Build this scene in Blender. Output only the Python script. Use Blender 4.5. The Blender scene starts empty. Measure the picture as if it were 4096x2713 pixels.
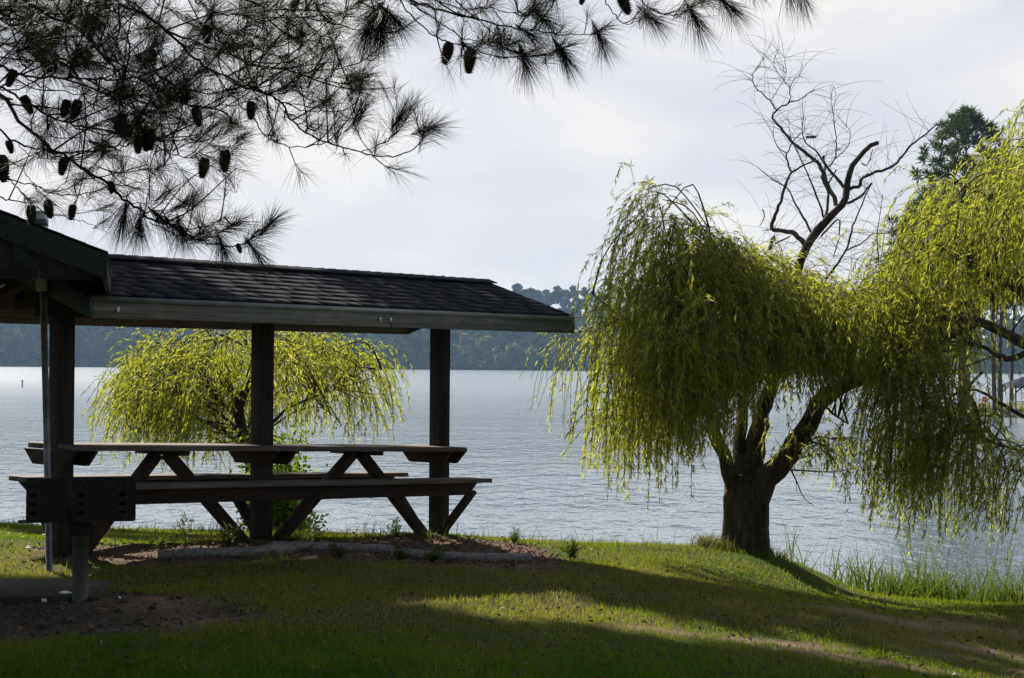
import bpy, bmesh, math, random
import numpy as np
from mathutils import Vector
R = math.radians
rng = np.random.default_rng(7)
random.seed(7)
C = bpy.context.scene.collection
sc = bpy.context.scene

# ------------------------------------------------------------------ camera
F, CX, CY = 6524.0, 2048.0, 1356.5
PITCH = math.atan((1450 - CY) / F)
ROLL = R(0.40)
CAM = np.array([0.0, 0.0, 1.5])
cd = bpy.data.cameras.new('camera')
cam = bpy.data.objects.new('camera', cd); C.objects.link(cam)
cd.sensor_width = 36; cd.lens = F / 4096 * 36
cd.clip_start = 0.1; cd.clip_end = 5000
from mathutils import Matrix
cam.matrix_world = Matrix.Translation((0, 0, 1.5)) @ Matrix.Rotation(math.pi/2 + PITCH, 4, 'X') @ Matrix.Rotation(ROLL, 4, 'Z')
sc.camera = cam

def ray(px, py):
    dx, dy = np.asarray(px, float) - CX, np.asarray(py, float) - CY
    x = dx*math.cos(ROLL) + dy*math.sin(ROLL); y = -dx*math.sin(ROLL) + dy*math.cos(ROLL)
    xr, up = x/F, -y/F
    return np.stack([xr + 0*up, math.cos(PITCH) - up*math.sin(PITCH), math.sin(PITCH) + up*math.cos(PITCH)], -1)
def at(px, py, d):
    """world point seen at photo pixel (px,py), d metres in front"""
    r = ray(px, py)
    return CAM + r * (np.asarray(d, float)/r[..., 1])[..., None]
def proj(P):
    P = np.asarray(P, float) - CAM
    c, s = math.cos(PITCH), math.sin(PITCH)
    d = P[..., 1]*c + P[..., 2]*s; u = -P[..., 1]*s + P[..., 2]*c
    x = F*P[..., 0]/d; y = -F*u/d
    return np.stack([CX + x*math.cos(ROLL) - y*math.sin(ROLL), CY + x*math.sin(ROLL) + y*math.cos(ROLL)], -1)

# ------------------------------------------------------------------ materials
def new_mat(name):
    m = bpy.data.materials.new(name); m.use_nodes = True
    nt = m.node_tree
    for n in list(nt.nodes): nt.nodes.remove(n)
    out = nt.nodes.new('ShaderNodeOutputMaterial')
    return m, nt, out
def nd(nt, typ, **kw):
    n = nt.nodes.new(typ)
    for k, v in kw.items():
        if k in n.inputs.keys() if isinstance(k, str) else False: n.inputs[k].default_value = v
        else: setattr(n, k, v)
    return n
def ramp(nt, fac, stops):
    r = nt.nodes.new('ShaderNodeValToRGB')
    e = r.color_ramp.elements
    e[0].position, e[0].color = stops[0][0], (*stops[0][1], 1)
    e[1].position, e[1].color = stops[-1][0], (*stops[-1][1], 1)
    for p, c in stops[1:-1]:
        k = e.new(p); k.color = (*c, 1)
    if fac is not None: nt.links.new(fac, r.inputs[0])
    return r
def mapping(nt, scale, coord='Object'):
    tc = nt.nodes.new('ShaderNodeTexCoord'); mp = nt.nodes.new('ShaderNodeMapping')
    mp.inputs['Scale'].default_value = scale
    nt.links.new(tc.outputs[coord], mp.inputs[0]); return mp
def noise(nt, vec, scale, detail=4, rough=.6):
    n = nt.nodes.new('ShaderNodeTexNoise')
    n.inputs['Scale'].default_value = scale; n.inputs['Detail'].default_value = detail
    n.inputs['Roughness'].default_value = rough
    if vec is not None: nt.links.new(vec, n.inputs['Vector'])
    return n
def bump(nt, h, strength, dist, bsdf):
    b = nt.nodes.new('ShaderNodeBump'); b.inputs['Strength'].default_value = strength; b.inputs['Distance'].default_value = dist
    nt.links.new(h, b.inputs['Height']); nt.links.new(b.outputs[0], bsdf.inputs['Normal']); return b
def rough_mat(name, stops, scale=8, stretch=(1, 1, 1), rough=.85, bstr=.4, bdist=.01, detail=6, spec=.3):
    m, nt, out = new_mat(name)
    p = nt.nodes.new('ShaderNodeBsdfPrincipled'); nt.links.new(p.outputs[0], out.inputs[0])
    mp = mapping(nt, stretch); n = noise(nt, mp.outputs[0], scale, detail)
    r = ramp(nt, n.outputs['Fac'], stops); nt.links.new(r.outputs[0], p.inputs['Base Color'])
    p.inputs['Roughness'].default_value = rough; p.inputs['Specular IOR Level'].default_value = spec
    if bstr: bump(nt, n.outputs['Fac'], bstr, bdist, p)
    return m
def leaf_mat(name, dif, tra, mixf=.5, var=.5, yellow=None, gloss=.08):
    """two-sided leaf: diffuse + translucent, tint varied per leaf by the 'tint' attribute"""
    m, nt, out = new_mat(name)
    a = nt.nodes.new('ShaderNodeAttribute'); a.attribute_name = 'tint'
    yellow = yellow or (tra[0]*1.5, tra[1]*1.02, tra[2]*.8)
    def col(c, y):
        lo = tuple(x*(1-var) for x in c)
        return ramp(nt, a.outputs['Fac'], [(0, lo), (.6, c), (1, y)])
    rd = col(dif, (dif[0]*1.7, dif[1]*1.2, dif[2])); rt = col(tra, yellow)
    d = nt.nodes.new('ShaderNodeBsdfPrincipled'); t = nt.nodes.new('ShaderNodeBsdfTranslucent')
    d.inputs['Roughness'].default_value = .5; d.inputs['Specular IOR Level'].default_value = gloss*3
    nt.links.new(rd.outputs[0], d.inputs['Base Color']); nt.links.new(rt.outputs[0], t.inputs['Color'])
    mx = nt.nodes.new('ShaderNodeMixShader'); mx.inputs[0].default_value = mixf
    nt.links.new(d.outputs[0], mx.inputs[1]); nt.links.new(t.outputs[0], mx.inputs[2])
    nt.links.new(mx.outputs[0], out.inputs[0]); return m
def plain(name, col, rough=.5, metal=0, var=.15, scale=20, bstr=.1):
    lo = tuple(c*(1-var) for c in col); hi = tuple(min(1, c*(1+var)) for c in col)
    m = rough_mat(name, [(.35, lo), (.65, hi)], scale, rough=rough, bstr=bstr, bdist=.003)
    for n in m.node_tree.nodes:
        if n.type == 'BSDF_PRINCIPLED': n.inputs['Metallic'].default_value = metal
    return m

M = {}
M['willow_leaf'] = leaf_mat('willow_leaf', (.10, .13, .02), (.46, .52, .035), .62, .32, (.66, .58, .05), gloss=.05)
M['shrub_leaf'] = leaf_mat('shrub_leaf', (.07, .13, .016), (.34, .52, .035), .6, .35)
M['grass_blade'] = leaf_mat('grass_blade', (.075, .10, .008), (.27, .31, .014), .5, .45, (.40, .32, .03), gloss=.02)
def grass_mat():
    m, nt, out = new_mat('grass_blade'); a = nt.nodes.new('ShaderNodeAttribute'); a.attribute_name = 'tint'
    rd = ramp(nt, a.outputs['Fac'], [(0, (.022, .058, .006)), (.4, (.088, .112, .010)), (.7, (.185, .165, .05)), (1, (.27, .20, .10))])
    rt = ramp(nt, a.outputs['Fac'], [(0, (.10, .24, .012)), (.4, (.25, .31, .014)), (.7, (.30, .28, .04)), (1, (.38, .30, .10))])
    d = nt.nodes.new('ShaderNodeBsdfDiffuse'); t = nt.nodes.new('ShaderNodeBsdfTranslucent'); mx = nt.nodes.new('ShaderNodeMixShader'); mx.inputs[0].default_value = .5
    nt.links.new(rd.outputs[0], d.inputs['Color']); nt.links.new(rt.outputs[0], t.inputs['Color']); nt.links.new(d.outputs[0], mx.inputs[1]); nt.links.new(t.outputs[0], mx.inputs[2]); nt.links.new(mx.outputs[0], out.inputs[0]); return m
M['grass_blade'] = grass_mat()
M['reed'] = leaf_mat('reed', (.05, .075, .012), (.13, .19, .018), .45, .55, (.22, .20, .04), gloss=.03)
M['dry_grass'] = leaf_mat('dry_grass', (.075, .085, .02), (.16, .18, .03), .4, .5, (.24, .20, .07))
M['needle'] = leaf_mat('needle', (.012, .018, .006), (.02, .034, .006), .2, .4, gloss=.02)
M['pine_far'] = leaf_mat('pine_far', (.030, .052, .014), (.06, .10, .015), .4, .55, gloss=.02)
M['forest_leaf'] = leaf_mat('forest_leaf', (.028, .044, .012), (.05, .07, .012), .3, .5, gloss=0)
M['shore_leaf'] = leaf_mat('shore_leaf', (.10, .13, .05), (.16, .19, .06), .4, .4, gloss=0)
M['bark_dark'] = rough_mat('bark_dark', [(.3, (.025, .018, .012)), (.55, (.075, .055, .04)), (.75, (.16, .12, .085))], 3, (6, 6, 1.2), .9, .9, .03)
M['bark_pine'] = rough_mat('bark_pine', [(.3, (.03, .02, .015)), (.7, (.12, .075, .05))], 4, (3, 3, 1), .9, .6, .03)
M['bark_dead'] = rough_mat('bark_dead', [(.3, (.045, .038, .032)), (.7, (.17, .145, .125))], 4, (4, 4, 2), .9, .5, .01)
M['twig'] = plain('twig', (.06, .045, .018), .7)
M['pine_twig'] = plain('pine_twig', (.022, .015, .012), .9)
M['cone'] = rough_mat('cone', [(.3, (.015, .01, .008)), (.7, (.05, .032, .02))], 60, rough=.9)
M['shingle'] = rough_mat('shingle', [(.3, (.021, .021, .026)), (.5, (.029, .029, .035)), (.72, (.041, .039, .044))], 55, (1, 1, 1), 1, .25, .002, 4, .03)
def wood(name, stops, axis='u', paint=None, thr=.5):
    m, nt, out = new_mat(name)
    p = nt.nodes.new('ShaderNodeBsdfPrincipled'); nt.links.new(p.outputs[0], out.inputs[0])
    tc = nt.nodes.new('ShaderNodeTexCoord'); mp = nt.nodes.new('ShaderNodeMapping'); mp.vector_type = 'TEXTURE'
    mp.inputs['Rotation'].default_value = (0, 0, .852); mp.inputs['Scale'].default_value = {'u': (1, .035, .035), 'z': (.04, .04, 1)}[axis]; nt.links.new(tc.outputs['Object'], mp.inputs[0])
    n = noise(nt, mp.outputs[0], 2.2, 8, .68); n.inputs['Distortion'].default_value = .5
    r = ramp(nt, n.outputs['Fac'], stops); col = r.outputs[0]
    if paint:
        mo = mapping(nt, (1, 1, 1)); n2 = noise(nt, mo.outputs[0], 2.6, 9, .7)
        mixn = nt.nodes.new('ShaderNodeMath'); mixn.operation = 'ADD'
        ms = nt.nodes.new('ShaderNodeMath'); ms.operation = 'MULTIPLY'; ms.inputs[1].default_value = .5
        nt.links.new(n.outputs['Fac'], ms.inputs[0]); nt.links.new(n2.outputs['Fac'], mixn.inputs[0]); nt.links.new(ms.outputs[0], mixn.inputs[1])
        rr = ramp(nt, mixn.outputs[0], [(thr, (0, 0, 0)), (thr+.06, (1, 1, 1))])
        mx = nt.nodes.new('ShaderNodeMix'); mx.data_type = 'RGBA'
        nt.links.new(rr.outputs[0], mx.inputs['Factor']); pr_ = ramp(nt, n.outputs['Fac'], [(.3, tuple(c*.45 for c in paint)), (.5, paint), (.7, tuple(c*1.35 for c in paint))]); nt.links.new(pr_.outputs[0], mx.inputs['A']); nt.links.new(col, mx.inputs['B'])
        col = mx.outputs['Result']
    nt.links.new(col, p.inputs['Base Color']); p.inputs['Roughness'].default_value = .8; p.inputs['Specular IOR Level'].default_value = .3
    bump(nt, n.outputs['Fac'], .5, .006, p); return m
M['wood_brown'] = wood('wood_brown', [(.3, (.02, .012, .009)), (.6, (.05, .031, .023)), (.75, (.085, .055, .04))])
M['wood_post'] = wood('wood_post', [(.3, (.013, .010, .009)), (.55, (.038, .029, .025)), (.75, (.085, .068, .058))], 'z')
M['wood_grey'] = wood('wood_grey', [(.3, (.055, .04, .032)), (.5, (.14, .105, .085)), (.75, (.24, .19, .155))])
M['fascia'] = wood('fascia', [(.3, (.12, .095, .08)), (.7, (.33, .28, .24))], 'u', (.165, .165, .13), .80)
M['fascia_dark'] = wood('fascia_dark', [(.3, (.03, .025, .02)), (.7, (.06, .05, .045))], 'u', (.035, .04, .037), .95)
M['green_paint'] = plain('green_paint', (.05, .075, .065), .6, 0, .25, 6)
M['drip_metal'] = plain('drip_metal', (.26, .27, .24), .45, .2, .2, 5)
M['galv'] = plain('galv', (.16, .16, .18), .5, .6, .35, 9)
M['sleeve'] = plain('sleeve', (.8, .8, .8), .6, 0, .3, 6)
M['iron'] = rough_mat('iron', [(.3, (.006, .0055, .0055)), (.55, (.014, .012, .012)), (.75, (.032, .017, .012))], 6, rough=.7, bstr=.3, bdist=.004)
M['grill_post'] = rough_mat('grill_post', [(.3, (.06, .055, .045)), (.7, (.13, .12, .10))], 5, rough=.8, bstr=.2)
M['log'] = wood('log', [(.3, (.05, .04, .034)), (.5, (.19, .16, .14)), (.75, (.36, .32, .28))])
M['concrete'] = rough_mat('concrete', [(.3, (.022, .017, .014)), (.7, (.065, .052, .043))], 3, rough=.95, detail=10)
M['paper'] = plain('paper', (.8, .8, .8), .8, 0, .08)
M['black'] = plain('black', (.01, .01, .01), .8)
M['goose_body'] = plain('goose_body', (.10, .08, .065), .8)
M['white'] = plain('white', (.75, .74, .72), .7)
M['chips'] = leaf_mat('chips', (.16, .10, .07), (.05, .03, .02), .1, .6, gloss=.02)
M['stone'] = plain('stone', (.3, .28, .26), .9)
M['tent_blue'] = plain('tent_blue', (.03, .035, .16), .7)
M['tent_pale'] = leaf_mat('tent_pale', (.35, .33, .42), (.35, .33, .45), .4, .1)
M['orange'] = plain('orange', (.75, .16, .06), .7)
M['steel'] = plain('steel', (.5, .5, .5), .4, .7)
M['buoy'] = plain('buoy', (.55, .52, .48), .6)
M['buoy_band'] = plain('buoy_band', (.12, .12, .16), .6)

# ------------------------------------------------------------------ mesh building
class Buf:
    def __init__(s): s.v = []; s.f = []; s.n = 0; s.t = []
    def add(s, v, f, tint=None):
        v = np.asarray(v, float).reshape(-1, 3)
        for a in (f if isinstance(f, list) else [f]):
            a = np.asarray(a, int)
            if a.size: s.f.append(a + s.n)
        s.v.append(v); s.n += len(v)
        s.t.append(np.full(len(v), .5) if tint is None else np.broadcast_to(np.asarray(tint, float), (len(v),)))
    def build(s, name, mat, parent=None, smooth=False, bevel=0):
        me = bpy.data.meshes.new(name)
        V = np.concatenate(s.v) if s.v else np.zeros((0, 3))
        me.vertices.add(len(V)); me.vertices.foreach_set('co', V.astype(np.float32).ravel())
        loops = np.concatenate([a.ravel() for a in s.f]); sizes = np.concatenate([np.full(len(a), a.shape[1]) for a in s.f])
        me.loops.add(len(loops)); me.loops.foreach_set('vertex_index', loops.astype(np.int32))
        starts = np.concatenate([[0], np.cumsum(sizes)[:-1]])
        me.polygons.add(len(sizes)); me.polygons.foreach_set('loop_start', starts.astype(np.int32))
        try: me.polygons.foreach_set('loop_total', sizes.astype(np.int32))
        except Exception: pass
        me.update(calc_edges=True); me.validate()
        at_ = me.attributes.new('tint', 'FLOAT', 'POINT'); at_.data.foreach_set('value', np.concatenate(s.t).astype(np.float32))
        if smooth: me.polygons.foreach_set('use_smooth', np.ones(len(sizes), bool))
        me.materials.append(mat if not isinstance(mat, str) else M[mat])
        o = bpy.data.objects.new(name, me); C.objects.link(o)
        if parent is not None: o.parent = parent; o.matrix_parent_inverse = parent.matrix_world.inverted()
        if bevel:
            b = o.modifiers.new('bevel', 'BEVEL'); b.width = bevel; b.segments = 2; b.limit_method = 'ANGLE'
        return o
QB = np.array([[0, 1, 2, 3], [7, 6, 5, 4], [0, 4, 5, 1], [1, 5, 6, 2], [2, 6, 7, 3], [3, 7, 4, 0]])
def hexa(buf, bot, top, tint=None):
    """8 corners: bottom loop, top loop (counter-clockwise)"""
    v = np.concatenate([np.asarray(bot, float), np.asarray(top, float)]); buf.add(v, QB[:, ::-1], tint)
def obox(buf, o, u, v, w, tint=None):
    o, u, v, w = (np.asarray(a, float) for a in (o, u, v, w))
    b = [o, o+u, o+u+v, o+v]
    hexa(buf, b, [p+w for p in b], tint)
def beam(buf, a, b, wid, hgt, up=(0, 0, 1)):
    """rectangular beam from a to b, centred"""
    a, b, up = np.asarray(a, float), np.asarray(b, float), np.asarray(up, float)
    d = b-a; d /= np.linalg.norm(d); s = np.cross(d, up); s /= np.linalg.norm(s); u = np.cross(s, d)
    q = [-s*wid/2-u*hgt/2, s*wid/2-u*hgt/2, s*wid/2+u*hgt/2, -s*wid/2+u*hgt/2]
    hexa(buf, [a+k for k in q][::-1], [b+k for k in q][::-1])
def resample(P, n):
    P = np.asarray(P, float); L = np.concatenate([[0], np.cumsum(np.linalg.norm(np.diff(P, axis=0), axis=1))])
    # catmull-rom through points
    t = np.linspace(0, L[-1], n); out = np.empty((n, 3))
    k = np.clip(np.searchsorted(L, t, side='right')-1, 0, len(P)-2)
    u = (t-L[k])/np.maximum(L[k+1]-L[k], 1e-9)
    P0 = P[np.maximum(k-1, 0)]; P1 = P[k]; P2 = P[k+1]; P3 = P[np.minimum(k+2, len(P)-1)]
    u = u[:, None]
    return .5*((2*P1)+(-P0+P2)*u+(2*P0-5*P1+4*P2-P3)*u**2+(-P0+3*P1-3*P2+P3)*u**3)
def tube(buf, P, r, n=6, wob=0, tint=None, cap=True):
    P = np.asarray(P, float); m = len(P); r = np.broadcast_to(np.asarray(r, float), (m,))
    T = np.gradient(P, axis=0); T /= np.maximum(np.linalg.norm(T, axis=1, keepdims=True), 1e-9)
    ref = np.array([0, 0, 1.]) if abs(T[0, 2]) < .8 else np.array([1., 0, 0])
    s = np.cross(T, ref); s /= np.maximum(np.linalg.norm(s, axis=1, keepdims=True), 1e-6); b = np.cross(T, s)
    a = np.arange(n)*2*math.pi/n
    rr = r[:, None]*np.ones((m, n))
    if wob: rr = rr*(1+wob*rng.normal(size=(m, n)))
    V = P[:, None]+rr[..., None]*(np.cos(a)[None, :, None]*s[:, None]+np.sin(a)[None, :, None]*b[:, None])
    i = np.arange(m-1)[:, None]; j = np.arange(n)[None]; j2 = (j+1) % n
    f = np.stack([i*n+j, i*n+j2, (i+1)*n+j2, (i+1)*n+j], -1).reshape(-1, 4)
    fs = [f]
    if cap and n > 4: fs += [np.arange(n)[None], ((m-1)*n+np.arange(n))[None, ::-1]]
    buf.add(V.reshape(-1, 3), fs, tint)
def leaves(buf, base, dirn, side, L, W, tint):
    """diamond leaves, arrays"""
    L = np.broadcast_to(L, (len(base),))[:, None]; W = np.broadcast_to(W, (len(base),))[:, None]
    v = np.stack([base, base+dirn*L*.4+side*W/2, base+dirn*L, base+dirn*L*.4-side*W/2], 1)
    f = np.arange(len(base)*4).reshape(-1, 4)
    buf.add(v.reshape(-1, 3), f, np.repeat(tint, 4))
def norm(a): return a/np.maximum(np.linalg.norm(a, axis=-1, keepdims=True), 1e-9)
def empty(name, loc, label, cat, group=None):
    o = bpy.data.objects.new(name, None); C.objects.link(o); o.location = tuple(float(k) for k in loc)
    o.empty_display_size = .2
    bpy.context.view_layer.update()
    return tag(o, label, cat, group)
def tag(o, label, cat, group=None, kind=None):
    o['label'] = label; o['category'] = cat
    if group: o['group'] = group
    if kind: o['kind'] = kind
    return o
def struct(o, label, cat, kind='structure'): return tag(o, label, cat, None, kind)

# ------------------------------------------------------------------ terrain
WZ = -1.7                                            # lake level
cp = np.array([(0, 0, 0), (-3, 0, .05), (3, 0, -.1), (0, 7.75, 0), (-3, 8, .02), (2.4, 8, -.16), (-2.63, 9.9, .03), (-3.31, 11.65, 0),
 (-2.11, 13.81, -.015), (-3.4, 12.33, .02), (-.68, 15.44, -.165), 
  (3.1, 9.8, -.34), (2, 12, -.24), (4.2, 13, -.6), (.3, 14.5, -.2), (-6, 21.5, -1.9), (-2, 21.5, -1.9), (2, 20.5, -1.9), (3.9, 18.4, -1.55),
 (5.2, 18.4, -1.7), (7, 18.6, -1.95), (6, 24, -2.6), (-6, 25, -2.6), (0, 25, -2.6), (-12, 0, .1), (12, 0, -.8), (-12, 10, .1), (-12, 17, -.2), (12, 11, -1.2), (12, 16, -1.5), (14, 20, -2.1),
 (-14, 22, -1.9), (-8.6, 22, -1.95), (14, 25, -2.6), (-14, 25, -2.6), (0, -10, .1), (-14, -10, .2), (14, -10, -.7)], float)
cp = np.concatenate([cp, [at(a, b+3, d) for a, b, d in ((0, 2099, 16.0), (865, 2120, 16.3), (1904, 2154, 16.6), (2250, 2168, 16.8), (2596, 2184, 17), (2985, 2206, 17), (3200, 2262, 16.8), (3460, 2370, 16.4), (3800, 2405, 15.8), (4090, 2420, 15.4), (-700, 2085, 16), (4600, 2450, 15.2))],
                     [at(a, b+30, d) for a, b, d in ((0, 2099, 14.6), (865, 2120, 15.2), (3460, 2370, 15.2), (3800, 2405, 14.8), (2596, 2184, 15.8))]])
def _k(r2): return np.where(r2 > 0, r2*np.log(np.maximum(r2, 1e-12))*.5, 0)
_n = len(cp)
_A = np.zeros((_n+3, _n+3)); _d2 = ((cp[:, None, :2]-cp[None, :, :2])**2).sum(-1)
_A[:_n, :_n] = _k(_d2)+np.eye(_n)*.004; _A[:_n, _n] = 1; _A[:_n, _n+1:] = cp[:, :2]; _A[_n:, :_n] = _A[:_n, _n:].T
_w = np.linalg.solve(_A, np.concatenate([cp[:, 2], [0, 0, 0]]))
def gz0(x, y):
    x, y = np.asarray(x, float), np.asarray(y, float)
    xc, yc = np.clip(x, -14, 14), np.clip(y, -10, 25)
    d2 = (xc[..., None]-cp[:, 0])**2+(yc[..., None]-cp[:, 1])**2
    return _k(d2)@_w[:_n]+_w[_n]+_w[_n+1]*xc+_w[_n+2]*yc-np.maximum(y-25, 0)*.05
GR = np.array([-2.63, 9.75])
def gz(x, y):
    z = gz0(x, y)
    r = ((x-GR[0])/.95)**2+((y-GR[1])/.55)**2
    z = z+.055*np.exp(-r*1.6)
    r2 = ((x+.72)/.5)**2+((y-15.25)/.35)**2
    z = z+.05*np.exp(-r2)
    z = z+.012*np.sin(x*1.9+y*.7)*np.sin(y*2.3-x*.5)+.008*np.sin(x*4.1-y*3.3)
    return z
def ground_at(px, py):
    r = ray(px, py); d = np.linspace(5, 30, 2500)
    P = CAM+r*(d/r[1])[:, None]; below = P[:, 2] < gz(P[:, 0], P[:, 1])
    i = int(np.argmax(below)) if below.any() and below[0] == False else -1
    far = P[:, 2]-gz(P[:, 0], P[:, 1])
    if i < 0 or d[i] > 19.5:                          # ray just clears the crest: take the crest itself
        i = int(np.argmin(np.where(d < 18.5, far, 9)))
    return np.array([P[i, 0], P[i, 1], float(gz(P[i, 0], P[i, 1]))])
def vnoise(x, y, s, seed=0):
    """cheap smooth value noise"""
    x, y = np.asarray(x)*s+seed*17.3, np.asarray(y)*s-seed*9.1
    xi, yi = np.floor(x).astype(int), np.floor(y).astype(int); fx, fy = x-xi, y-yi
    h = lambda a, b: ((np.sin(a*127.1+b*311.7+seed*74.7)*43758.5453) % 1)
    fx, fy = fx*fx*(3-2*fx), fy*fy*(3-2*fy)
    return (h(xi, yi)*(1-fx)+h(xi+1, yi)*fx)*(1-fy)+(h(xi, yi+1)*(1-fx)+h(xi+1, yi+1)*fx)*fy
def fbm(x, y, s, seed=0): return .55*vnoise(x, y, s, seed)+.3*vnoise(x, y, s*2.3, seed+1)+.15*vnoise(x, y, s*5.1, seed+2)
def inpoly(x, y, poly):
    x, y = np.asarray(x), np.asarray(y); c = np.zeros(x.shape, bool); j = len(poly)-1
    for i in range(len(poly)):
        xi, yi = poly[i][:2]; xj, yj = poly[j][:2]
        c ^= ((yi > y) != (yj > y)) & (x < (xj-xi)*(y-yi)/(yj-yi+1e-12)+xi); j = i
    return c
MUL = [ground_at(a, b) for a, b in ((60, 2205), (300, 2178), (560, 2180), (1000, 2168), (1400, 2163), (1700, 2140), (1800, 2142), (2000, 2172), (2260, 2222), (2240, 2272), (2110, 2284), (1700, 2266), (1150, 2240), (640, 2262), (250, 2236))]
def mulch_mask(x, y):
    jx = (fbm(x, y, 2.1, 3)-.5)*.5; jy = (fbm(x, y, 2.1, 8)-.5)*.5
    return inpoly(x+jx, y+jy, MUL)
PATCH = [((3960, 2520), (.75, .55)), ((3620, 2490), (.5, .3)), ((3040, 2566), (.55, .16)), ((3480, 2648), (.6, .13)), ((3930, 2600), (.5, .25)), ((2700, 2530), (.4, .12))]
PATCHP = {p: ground_at(*p) for p, _ in PATCH}
def dirt_mask(x, y):
    n = fbm(x, y, 2.2, 5)
    a = ((x+2.75)/1.5)**2+((y-9.35)/.78)**2+(n-.5)*1.7 < 1
    b = ((x+4.6)/1.6)**2+((y-9.3)/1.2)**2+(n-.5)*1.2 < 1
    n2 = fbm(x, y*1.6, 1.1, 11)
    pr = np.clip((x-1.2)/2.2, 0, 1)*np.clip((14.2-y)/2, 0, 1)
    c = n2 > .80-.32*pr
    for (px, py), (ax, ay) in PATCH:
        q = PATCHP[(px, py)]; c = c | ((((x-q[0])/ax)**2+((y-q[1])/ay)**2+(fbm(x, y, 4.5, 60)-.5)*2.6+(vnoise(x, y, 14, 61)-.5)*1.2) < 1)
    return a | b, c & (y < 15.2)
WALKDIRT = True
if __name__ == '__main__':
    for px, want in ((0, 2099), (865, 2120), (1904, 2154), (2250, 2168), (2596, 2184), (2985, 2206), (3460, 2370), (3800, 2405), (4090, 2420)):
        yy = np.linspace(11, 20, 300); rr = ray(px, 1450); q = np.stack([rr[0]/rr[1]*yy, yy, 0*yy], -1); q[:, 2] = gz(q[:, 0], q[:, 1]); pp = proj(q)
        print('CREST', px, want, round(pp[:, 1].min()), round(yy[pp[:, 1].argmin()], 1))
# ground sheet: fine near, coarse far
xs = np.concatenate([np.linspace(-400, -15, 16)[:-1], np.arange(-15, 15, .12), np.linspace(15, 400, 16)])
ys = np.concatenate([np.linspace(-120, -10, 10)[:-1], np.arange(-10, 5, .6), np.arange(5, 25, .12), np.linspace(25, 90, 12)])
X, Y = np.meshgrid(xs, ys); Z = gz(X, Y)
a_, c_ = dirt_mask(X, Y); mu = mulch_mask(X, Y)
Z = Z+np.where(a_ | mu, (fbm(X, Y, 4.5, 2)-.5)*.07, 0)
nx, ny = len(xs), len(ys)
ii = (np.arange(ny-1)[:, None]*nx+np.arange(nx-1)[None]).ravel()
g = Buf(); g.add(np.stack([X, Y, Z], -1).reshape(-1, 3), np.stack([ii, ii+1, ii+nx+1, ii+nx], -1))
def ground_mat():
    m, nt, out = new_mat('ground')
    p = nt.nodes.new('ShaderNodeBsdfPrincipled'); nt.links.new(p.outputs[0], out.inputs[0])
    p.inputs['Roughness'].default_value = .95; p.inputs['Specular IOR Level'].default_value = .1
    mp = mapping(nt, (1, 1, 1)); n = noise(nt, mp.outputs[0], 5, 10, .7); n2 = noise(nt, mp.outputs[0], 40, 6, .7)
    gr = ramp(nt, n.outputs['Fac'], [(.3, (.022, .03, .008)), (.55, (.05, .05, .016)), (.75, (.085, .07, .03))])
    di = ramp(nt, n2.outputs['Fac'], [(.3, (.022, .016, .012)), (.52, (.065, .047, .036)), (.75, (.15, .108, .08))])
    mu_ = ramp(nt, n2.outputs['Fac'], [(.3, (.045, .028, .02)), (.5, (.12, .075, .055)), (.75, (.24, .16, .12))])
    def mixc(f, A, B):
        mx = nt.nodes.new('ShaderNodeMix'); mx.data_type = 'RGBA'
        nt.links.new(f, mx.inputs['Factor']); nt.links.new(A, mx.inputs['A']); nt.links.new(B, mx.inputs['B']); return mx.outputs['Result']
    def att(nm):
        a = nt.nodes.new('ShaderNodeAttribute'); a.attribute_name = nm; return a.outputs['Fac']
    sa = ramp(nt, n2.outputs['Fac'], [(.3, (.13, .085, .06)), (.55, (.27, .175, .125)), (.75, (.38, .27, .20))])
    c = mixc(att('dirt'), gr.outputs[0], di.outputs[0]); c = mixc(att('sand'), c, sa.outputs[0]); c = mixc(att('mulch'), c, mu_.outputs[0])
    nt.links.new(c, p.inputs['Base Color']); bump(nt, n2.outputs['Fac'], .6, .02, p); return m
gob = g.build('ground', ground_mat(), smooth=True)
def soft(m):  # blur mask slightly for a natural edge
    m = m.astype(float)
    for _ in range(2):
        m = (m+np.roll(m, 1, 0)+np.roll(m, -1, 0)+np.roll(m, 1, 1)+np.roll(m, -1, 1))/5
    return m
for nm, mk in (('dirt', soft(a_)*.95), ('sand', .85*soft(c_)), ('mulch', soft(mu))):
    at_ = gob.data.attributes.new(nm, 'FLOAT', 'POINT'); at_.data.foreach_set('value', np.clip(mk, 0, 1).astype(np.float32).ravel())
struct(gob, 'sloping park lawn ground with bare dirt patches beside the lake', 'ground')

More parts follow.
